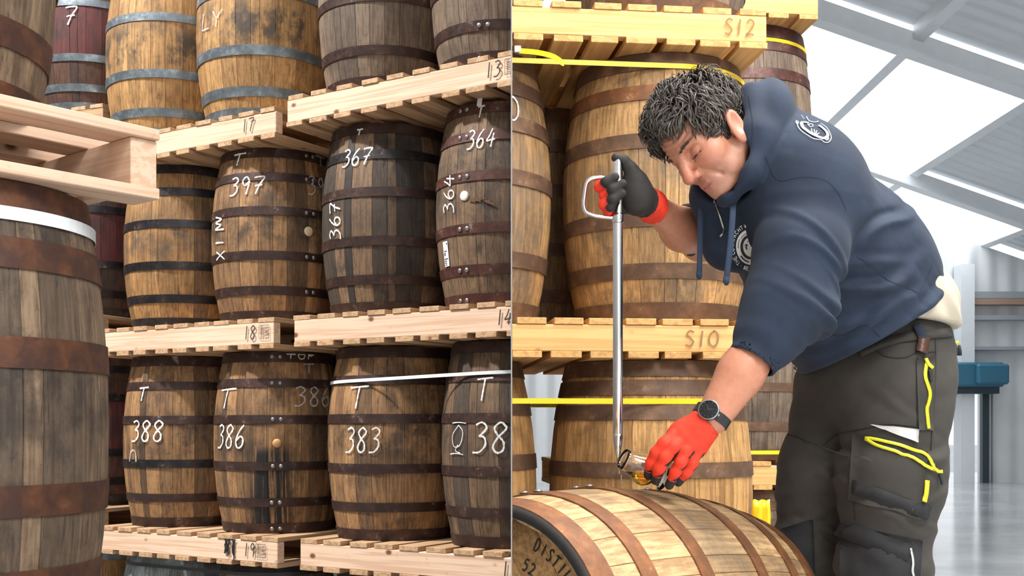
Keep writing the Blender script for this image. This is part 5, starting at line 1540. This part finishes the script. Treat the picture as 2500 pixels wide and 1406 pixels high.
# ---------------------------------------------------------------- trousers: pockets, zips, patches
def tpatch(name, pix, mt, thick=.003, off=.0042, par=None, res=8): return add(name, fit_patch(BT, pix, off, res, thick), mt, par or trous)
def tband(name, pix, wpx, mt, thick=.002, off=.003, par=None): return add(name, fit_ribbon(BT, pix, wpx * 2.75 / FPX, off, 6, thick), mt, par or trous)
tpatch('thigh_pocket', [(2085, 1060), (2262, 1105), (2245, 1265), (2075, 1220)], 'work', .004, .006)
tpatch('reflective_patch', [(2128, 1036), (2240, 1048), (2238, 1080), (2185, 1060)], 'reflect', .002, .0085)
tband('zip_tape', [(2116, 1069), (2160, 1077), (2215, 1093), (2255, 1112), (2270, 1130), (2275, 1146)], 7.5, 'hi_vis', .003, .010)
tband('zip_tape', [(2116, 1071), (2150, 1090), (2200, 1107), (2240, 1128), (2275, 1146)], 7.5, 'hi_vis', .003, .010)
tpatch('pocket_opening', [(2124, 1072), (2200, 1094), (2266, 1136), (2190, 1104)], 'work_black', .002, .0085)
tband('zip_slider', [(2272, 1142), (2282, 1152), (2290, 1150)], 7, 'hi_vis', .004, .014)
tband('zip_pull', [(2284, 1158), (2289, 1170), (2291, 1180)], 7, 'work_black', .004, .012)
tpatch('side_pocket', [(2236, 880), (2282, 868), (2277, 1050), (2242, 1050)], 'work', .003, .004)
tband('side_zip', [(2260, 885), (2256, 920), (2267, 960), (2260, 1000), (2264, 1046)], 8, 'hi_vis', .003, .0075)
tband('zip_slider', [(2256, 880), (2262, 892), (2272, 902)], 8, 'hi_vis', .004, .011)
tband('zip_pull', [(2266, 906), (2268, 920), (2269, 932)], 8, 'work_black', .004, .010)
tband('tool_strap', [(2086, 1190), (2140, 1206), (2200, 1228), (2262, 1252)], 34, 'work_black', .004, .010)
tband('yellow_tab', [(2258, 1172), (2256, 1200), (2252, 1226)], 12, 'hi_vis', .002, .010)
tpatch('knee_patch', [(2052, 1278), (2250, 1320), (2240, 1460), (2055, 1450)], 'work_black', .003, .004)
tband('knee_flap', [(2052, 1290), (2110, 1310), (2170, 1335), (2218, 1350)], 44, 'work_black', .003, .008)
tband('reflective_piping', [(2218, 1338), (2224, 1365), (2225, 1406), (2226, 1440)], 5.5, 'reflect', .002, .008)
tpatch('knee_patch', [(1908, 1292), (1985, 1268), (1990, 1400), (1912, 1400)], 'work_black', .003, .004)
tband('thigh_seam', [(1912, 1058), (1945, 1066), (1962, 1075)], 3, 'work_black', .001, .002)
for s_ in ([(2010, 1088), (2040, 1062), (2100, 1048), (2170, 1036), (2240, 1042)], [(2240, 872), (2238, 940), (2240, 1040)], [(2283, 820), (2284, 900), (2278, 1000), (2272, 1100)],
           [(2138, 858), (2170, 872), (2210, 873), (2236, 862), (2282, 858)], [(2085, 1062), (2084, 1150), (2088, 1270)]):
    tband('seam', s_, 2.6, 'work_black', .0008, .0018)
tband('waistband', [(2100, 862), (2160, 838), (2230, 822), (2320, 812)], 22, 'work', .003, .005)
bl = tband('knife_sheath', [(2252, 826), (2250, 845), (2246, 862)], 27, 'leather', .006, .012)
tband('belt_loop', [(2236, 796), (2244, 812), (2250, 830)], 22, 'navy_seam', .003, .012)
bz = P(2328, 838, 2.86)
add_t('zip_slider', [P(2318, 832, 2.86), bz, P(2340, 836, 2.86)], [.004, .006, .004], 'hi_vis', trous)
for dx_ in (2334, 2342):
    add_t('zip_pull', [P(dx_, 842, 2.855), P(dx_ + 1, 856, 2.855), P(dx_ + 2, 868, 2.855)], [.003, .0052, .0048], 'work_black', trous, 8)

# boots (below the frame)
M['boot'] = plain('boot_leather', (.02, .018, .016), .5, 0, .3, 40)
M['sole'] = plain('boot_sole', (.012, .012, .012), .8)
for s_ in ('L', 'R'):
    a_ = A3(J['ank' + s_]); toe = a_ + np.array([-.15, -.09, 0]); gz = RF + .03
    f = lambda p: smax(smin(cone(p, (a_[0], a_[1], gz + .05), (a_[0], a_[1], gz + .15), .062, .058), cone(p, (a_[0] + .03, a_[1] + .02, gz + .03), (toe[0], toe[1], gz + .015), .048, .042), .04), -plane(p, (0, 0, RF + .022), (0, 0, 1)), .004)
    bo = pp('boot', surface_net('boot', f, (a_[0] - .28, a_[1] - .25, RF), (a_[0] + .18, a_[1] + .18, RF + .28), .006), M['boot'])
    f2 = lambda p: smax(smax(cone(p, (a_[0] + .035, a_[1] + .023, RF + .02), (toe[0] - .004, toe[1] - .003, RF + .02), .056, .05), -plane(p, (0, 0, RF + .001), (0, 0, 1)), .003), plane(p, (0, 0, RF + .021), (0, 0, 1)), .003)
    pp('sole', surface_net('sole', f2, (a_[0] - .28, a_[1] - .25, RF - .02), (a_[0] + .18, a_[1] + .18, RF + .05), .006), M['sole'], bo)

# ---------------------------------------------------------------- gloves
def glove_mat():
    t = NT('work_glove'); at = t.n('ShaderNodeAttribute', attribute_name='tone').outputs['Color']
    tc = t.n('ShaderNodeTexCoord').outputs['Object']; a = t.noise(tc, 60, 4, .6); b = t.noise(tc, 700, 3, .6)
    t.bump(b, .3, .0015)
    return t.set(t.mix(t.mul(t.mask(a, .45, .7), .4), at, t.mix(1.0, at, (.5, .45, .45), 'MULTIPLY')), .75)
M['glove'] = glove_mat()
RED, BLK = np.array([.78, .040, .012]), np.array([.020, .017, .015])
# far hand gripping the tube
YT = 2.575                                              # depth of the sampling tube
TX = P(1508.5, 0, YT).x
def T(px, py, dy): return P(px, py, YT + dy)
fingers = [([T(1545, 448, .040), T(1505, 437, .040), T(1474, 446, .024), T(1463, 456, .002), T(1480, 444, -.020), T(1502, 432, -.024)], (.0125, .0125, .0130, .0130, .0125, .0115)),
           ([T(1548, 470, .040), T(1512, 466, .040), T(1484, 470, .022), T(1476, 476, -.002), T(1496, 462, -.024), T(1520, 449, -.026)], (.0125, .0130, .0135, .0138, .0130, .0120)),
           ([T(1550, 492, .038), T(1514, 490, .038), T(1484, 494, .020), T(1475, 500, -.004), T(1496, 487, -.024), T(1518, 472, -.026)], (.0125, .0128, .0132, .0135, .0128, .0118)),
           ([T(1550, 512, .034), T(1515, 511, .034), T(1492, 514, .020), T(1484, 514, .000), T(1490, 506, -.016), T(1496, 497, -.022)], (.0115, .0118, .0120, .0120, .0112, .0105))]
thumb = ([T(1556, 438, .012), T(1540, 412, .008), T(1522, 393, .003), T(1504, 385, -.002)], (.018, .0140, .0120, .0108))
def gloveR(p):
    d = ell(p, T(1556, 470, .020), (.031, .024, .046), np.stack([nrm((.93, -.1, .32)), nrm((.1, .99, 0)), nrm((-.32, .03, .93))], 1))
    d = smin(d, cone(p, T(1548, 440, .016), T(1552, 500, .026), .020, .022), .02)
    d = smin(d, cone(p, T(1556, 476, .030), A3(J['wrR']), .030, .034), .03)
    for pts, rs in fingers: d = smin(d, chain(p, pts, [q * .86 for q in rs], .008), .0015)
    d = smin(d, chain(p, thumb[0], thumb[1], .01), .012)
    cf = econe(p, A3(P(1572, 492, 2.635)), A3(P(1592, 504, 2.68)), .0355, .0385, (.6, 0, -.8), 1.1)
    cf += .0011 * np.sin(((p - A3(J['wrR'])) @ nrm((.8, .4, -.4))) * 900)
    d = smin(d, cf, .008)
    ax = nrm(A3(J['elR']) - A3(J['wrR']))
    d = smax(d, (p - A3(P(1594, 505, 2.69))) @ ax, .004)
    d = smax(d, -cone(p, A3(P(1590, 503, 2.67)), A3(J['elR']), .0335, .036), .003)
    return smax(d, -cone(p, Vector((TX, YT, 1)), Vector((TX, YT, P(0, 402, YT).z)), .0108, .0108), .003)
gme = surface_net('glove', gloveR, (A3(T(1440, 540, -.06)) + np.array([0, 0, 0])), A3(T(1640, 360, .20)), .0023)
v = mesh_verts(gme); col = np.tile(BLK, (len(v), 1))
for pts, rs in fingers:                                # red knit on the backs between the knuckles
    dd = chain(v, [pts[1], pts[2], pts[3], (A3(pts[3]) * .3 + A3(pts[4]) * .7)], [.012, .0125, .0125, .007], .005)
    own = np.min(np.stack([chain(v, a, b, .004) for a, b in fingers]), 0) > chain(v, pts, rs, .004) - .001
    col[(dd < .005) & own & (v[:, 0] < T(1497, 0, 0).x)] = RED
axw = nrm(A3(J['elR']) - A3(J['wrR']))
col[((v - A3(P(1574, 492, 2.64))) @ axw > -.004)] = RED
paint(gme, col); g1_ = pp('glove', gme, M['glove']); tag(g1_, 'black-palmed red glove gripping the steel tube')
# near hand holding the glass
YG = 2.50
def G(px, py, dy): return P(px, py, YG + dy)
fl = [([G(1645, 1062, -.010), G(1622, 1082, -.018), G(1602, 1106, -.012), G(1590, 1130, .000), G(1583, 1160, .022)], (.0145, .0140, .0135, .0128, .0115)),
      ([G(1665, 1070, -.014), G(1645, 1090, -.026), G(1624, 1116, -.026), G(1610, 1142, -.014), G(1601, 1172, .008)], (.0150, .0145, .0140, .0135, .0120)),
      ([G(1686, 1080, -.010), G(1674, 1100, -.022), G(1662, 1128, -.024), G(1649, 1152, -.014), G(1634, 1184, .002)], (.0145, .0140, .0132, .0125, .0112)),
      ([G(1704, 1086, .000), G(1700, 1106, -.008), G(1690, 1132, -.012), G(1676, 1154, -.006), G(1656, 1178, .006)], (.0135, .0125, .0120, .0112, .0100))]
thL = [G(1690, 1075, .030), G(1650, 1100, .060), G(1615, 1130, .066), G(1590, 1150, .056)]
def gloveL(p):
    R_ = np.stack([nrm((-.70, -.05, -.71)), nrm((.15, .95, .2)), np.array([0., 0, 0])], 1); R_[:, 2] = np.cross(R_[:, 0], R_[:, 1]); R_[:, 1] = np.cross(R_[:, 2], R_[:, 0])
    d = ell(p, G(1678, 1075, .006), (.050, .030, .046), R_)
    d = smin(d, cone(p, J['wrL'], G(1685, 1070, .006), .033, .038), .02)
    for pts, rs in fl: d = smin(d, chain(p, pts, [q * .92 for q in rs], .01), .0025)
    d = smin(d, chain(p, thL, [.018, .015, .013, .011], .01), .012)
    ax = nrm(A3(J['wrL']) - A3(G(1680, 1075, .006)))
    t = (p - A3(G(1716, 1046, 0))) @ ax
    d = smin(d, econe(p, A3(G(1706, 1052, .002)), A3(G(1722, 1034, .0)), .0375, .0365, (.7, 0, .7), 1.08) + .0008 * np.sin(t * 1100), .006)
    d = smax(d, t - .0165, .003)
    d = smax(d, -cone(p, A3(G(1722, 1036, 0)), A3(J['elL']), .0335, .04), .003)
    return d
gme2 = surface_net('glove', gloveL, A3(G(1540, 1225, -.07)), A3(G(1770, 1000, .12)), .0023)
v = mesh_verts(gme2); col = np.tile(RED, (len(v), 1))
for pts, rs in fl:
    own = np.min(np.stack([chain(v, a, b, .004) for a, b in fl]), 0) > chain(v, pts, rs, .004) - .001
    axf = nrm(A3(pts[4]) - A3(pts[3])); tip = (v - (A3(pts[3]) * .45 + A3(pts[4]) * .55)) @ axf > 0
    near_ = chain(v, pts, rs, .004) < .004
    col[own & tip & near_] = BLK
    # coating wraps the palm side of each finger
    c_ = np.stack([A3(q) for q in pts]); dist = np.linalg.norm(v[:, None] - c_[None], axis=2); k = dist.argmin(1)
    under = ((v - c_[k]) @ nrm((.55, .55, -.62))) > .0065
    col[own & near_ & under & (dist.min(1) < .03)] = BLK
col[((v - A3(G(1690, 1085, .02))) @ nrm((.25, .85, -.45))) > .012] = BLK
axl = nrm(A3(J['wrL']) - A3(G(1680, 1075, .006)))
col[((v - A3(G(1700, 1056, 0))) @ axl) > .0] = RED
paint(gme2, col); g2_ = pp('glove', gme2, M['glove']); tag(g2_, 'red glove with black fingertips round the glass')

# ---------------------------------------------------------------- wristwatch
M['watch_black'] = plain('watch_rubber', (.012, .012, .013), .45)
M['watch_steel'] = plain('watch_bezel', (.35, .35, .36), .22, .95)
M['watch_glass'] = plain('watch_dial', (.006, .006, .007), .06)
M['watch_mark'] = plain('watch_marks', (.05, .05, .055), .4)
wc = A3(P(1738, 1016, 2.50)); wa = nrm(A3(P(1800, 925, 2.51)) - A3(J['wrL']))
wn = nrm((-.35, -.90, .25)); wn = nrm(wn - wa * (wn @ wa)); wl = np.cross(wa, wn)
band = []
for k in range(48):
    t = 2 * math.pi * k / 48; rr_ = .0355
    for (da, dr) in ((-.0105, 0), (.0105, 0), (.0105, .003), (-.0105, .003)):
        band.append(wc + wa * da + (wn * math.cos(t) + wl * math.sin(t) * 1.1) * (rr_ + dr))
F = [(4 * k + q, 4 * ((k + 1) % 48) + q, 4 * ((k + 1) % 48) + (q + 1) % 4, 4 * k + (q + 1) % 4) for k in range(48) for q in range(4)]
wst = pp('wristwatch', pydata('watch_band', band, F), M['watch_black']); tag(wst, 'round black wristwatch with steel bezel')
Wm = Matrix(((wl[0], wa[0], wn[0], 0), (wl[1], wa[1], wn[1], 0), (wl[2], wa[2], wn[2], 0), (0, 0, 0, 1)))
Wm = Matrix.Translation(Vector(wc + wn * .034)) @ Wm
def wpart(nm, me, mt): me.transform(Wm); return pp(nm, me, M[mt], wst)
wpart('case', lathe('case', [(.0205, 0), (.0225, .003), (.0225, .008), (.0212, .0105)], 36), 'watch_black')
wpart('bezel', lathe('bezel', [(.0228, .0085), (.0232, .0105), (.0222, .012), (.0205, .0118)], 36), 'watch_steel')
wpart('dial', lathe('dial', [(.0204, .0105), (.0204, .0124), (.0195, .0127)], 36), 'watch_glass')
V, F = [], []
for k in range(12):
    t = 2 * math.pi * k / 12; a_, b_ = .0150, .0178; w_ = .0006
    p0, p1 = Vector((math.cos(t), math.sin(t), 0)), Vector((-math.sin(t), math.cos(t), 0)); o = len(V)
    V += [p0 * a_ - p1 * w_ + Vector((0, 0, .0129)), p0 * b_ - p1 * w_ + Vector((0, 0, .0129)), p0 * b_ + p1 * w_ + Vector((0, 0, .0129)), p0 * a_ + p1 * w_ + Vector((0, 0, .0129))]; F.append((o, o + 1, o + 2, o + 3))
for t, l in ((.6, .011), (2.4, .014)):
    p0, p1 = Vector((math.cos(t), math.sin(t), 0)), Vector((-math.sin(t), math.cos(t), 0)); o = len(V)
    V += [p1 * -.0007 + Vector((0, 0, .0130)), p0 * l - p1 * .0004 + Vector((0, 0, .0130)), p0 * l + p1 * .0004 + Vector((0, 0, .0130)), p1 * .0007 + Vector((0, 0, .0130))]; F.append((o, o + 1, o + 2, o + 3))
wpart('dial_marks', pydata('dial_marks', V, F), 'watch_mark')
wpart('crown', tube_mesh('crown', [(.022, 0, .006), (.0262, 0, .006)], .003, 10), 'watch_steel')

# ---------------------------------------------------------------- steel sampling tube
M['steel'] = NT('polished_steel').set((.62, .62, .62), .16, 1.0)
M['steel'].node_tree.nodes['Principled BSDF'].inputs['Anisotropic'].default_value = .3
zt0, zt1 = P(0, 390, YT).z, P(0, 1064, YT).z; ztip = P(0, 1114, YT).z
sv = empty('sampling_tube', (TX, YT, ztip)); tag(sv, 'long polished steel sampling tube with D-shaped handle held upright over the barrel', 'sampling tube')
def sl(nm, me, par=None): o = link(nm, me, M['steel'], par or sv); return o
hh = zt0 - ztip; h1 = zt1 - ztip
sl('tube', lathe('tube', [(.0085, h1 + .001), (.0112, h1 + .004), (.0112, hh - .001), (.0103, hh), (.0095, hh), (.0095, hh - .05)], 28))
sl('tip', lathe('tip', [(.0030, -.012), (.0036, 0), (.0066, .006), (.0112, h1 - .003), (.0116, h1), (.0112, h1 + .004)], 28))
hl = [Vector(((x - 1508.5) * YT / FPX, 0, (P(0, y, YT).z - ztip))) for x, y in ((1498, 441), (1470, 434), (1452, 434), (1438, 440), (1431, 452), (1427, 478), (1425, 500), (1430, 517), (1442, 524), (1462, 528), (1500, 532))]
sl('handle', tube_mesh('handle', smooth_path(hl, 5), .0049, 12))
sl('weld', lathe('weld', [(.0118, hl[-1].z - .012), (.013, hl[-1].z - .006), (.013, hl[-1].z + .004), (.0118, hl[-1].z + .01)], 24))

# ---------------------------------------------------------------- tasting glass with amber spirit
def glass_mat(name, col, ior, rough=0.0):
    t = NT(name); return t.set(col, rough, 0.0, **{'Transmission Weight': 1.0, 'IOR': ior})
M['glass'] = glass_mat('clear_glass', (1, 1, 1), 1.45)
M['spirit'] = glass_mat('amber_spirit', (.95, .50, .03), 1.36)
rim, foot = A3(P(1520, 1119, YT - .022)), A3(P(1622, 1170, YT + .004))
ga_ = nrm(rim - foot); GLh = np.linalg.norm(rim - foot)
gs = GLh / .112
gr = empty('tasting_glass', Vector(foot)); tag(gr, 'tulip-shaped tasting glass tilted under the tube with amber spirit', 'glass')
gq = Vector(ga_).to_track_quat('Z', 'Y').to_matrix().to_4x4()
outer = [(.0245, 0), (.0250, .003), (.0200, .007), (.0100, .014), (.0085, .019), (.0150, .024), (.0260, .033), (.0318, .045), (.0325, .055), (.0290, .070), (.0235, .088), (.0208, .103), (.0205, .112)]
inner = [(.0198, .112), (.0201, .103), (.0228, .088), (.0283, .070), (.0318, .055), (.0311, .045), (.0245, .034), (.0130, .027), (.001, .025)]
def sc_(l): return [(a * gs * 1.14, b * gs) for a, b in l]
V, F = [], []; n = 40; pr = sc_(outer + inner)
for r, z in pr:
    for k in range(n): V.append((r * math.cos(2 * math.pi * k / n), r * math.sin(2 * math.pi * k / n), z))
for i in range(len(pr) - 1):
    for k in range(n): F.append((i * n + k, i * n + (k + 1) % n, (i + 1) * n + (k + 1) % n, (i + 1) * n + k))
F.append(tuple(range(n - 1, -1, -1))); F.append(tuple(range((len(pr) - 1) * n, len(pr) * n)))
gm = pydata('glass', V, F, True); gm.transform(gq)
link('glass_body', gm, M['glass'], gr)
li = [(a - .0002, b) for a, b in sc_(inner)][::-1]
lm = lathe('spirit', li, 40); lm.transform(gq)
bm = bmesh.new(); bm.from_mesh(lm)
lev = P(0, 1150, YT).z - foot[2]
g = bmesh.ops.bisect_plane(bm, geom=bm.verts[:] + bm.edges[:] + bm.faces[:], plane_co=(0, 0, lev), plane_no=(0, 0, 1), clear_outer=True)
bmesh.ops.holes_fill(bm, edges=[e for e in bm.edges if e.is_boundary])
bmesh.ops.recalc_face_normals(bm, faces=bm.faces[:])
link('spirit', bm_mesh('spirit', bm), M['spirit'], gr)
# drips falling from the rim
for px_, py_, ln in ((1512, 1152, .010), (1517, 1166, .014), (1518, 1180, .010), (1510, 1142, .006)):
    c_ = P(px_, py_, YT)
    o = link('drip', lathe('drip', [(.0003, ln / 2), (.0012, ln * .2), (.0018, -ln * .2), (.0012, -ln * .42), (.0002, -ln / 2)], 10), M['glass']); o.location = c_
    tag(o, 'clear drip falling between the glass and the barrel', 'drop', 'drips under the glass')

# chocks under the lying barrel, its lettering
V, F = [], []
arc_text('DISTILL', 0.222, math.radians(67), math.radians(-4.9), 0.025, 0.0135)
link('stencil_lettering', pydata('stencil', V, F), M['stencil'], fbar.root)
V, F = [], []
arc_text('52', 0.174, math.radians(70), math.radians(-6), 0.024, 0.013)
link('stencil_number', pydata('stencil2', V, F), M['stencil'], fbar.root)
for k, t_ in enumerate((-.30, .30)):
    c_ = cF + axis * t_ * HF; zb_ = c_.z - prof(HF * (.5 + t_), HF, RBF, RHF) - .0045
    ck = empty('bearer', (c_.x, c_.y, RF), math.atan2(e1.y, e1.x)); tag(ck, ('wooden bearer under the lettered end of the lying barrel', 'wooden bearer under the end of the lying barrel beside the worker')[k], 'bearer')
    link('base_block', box_mesh('base', -.22, .22, -.035, .035, 0, max(.012, zb_ - RF - .004), .002), M['deal_end'], ck)
for o in COL.objects:
    if o.parent is None and o.type in {'EMPTY', 'MESH'} and o.get('kind') != 'structure' and 'hall' not in o: o['hall'] = 'R'
# ---------------------------------------------------------------- end everything at the parting sheet
LEFT_NAMES = [o for o in COL.objects if o.parent is None and o.type in {'EMPTY', 'MESH'} and o.get('kind') != 'structure']
bpy.context.view_layer.update()
for o in LEFT_NAMES:
    kids = []
    def walk(q):
        kids.append(q)
        for c in q.children: walk(c)
    walk(o)
    x = []
    for q in kids:
        if q.type == 'MESH': x += [(q.matrix_world @ Vector(c)).x for c in q.bound_box]
    if x and min(x) < 0 < max(x):
        clip(o, -1 if o.get('hall') == 'L' or sum(x) < 0 and o.get('hall') != 'R' else 1)
for o in COL.objects:
    if 'hall' in o: del o['hall']
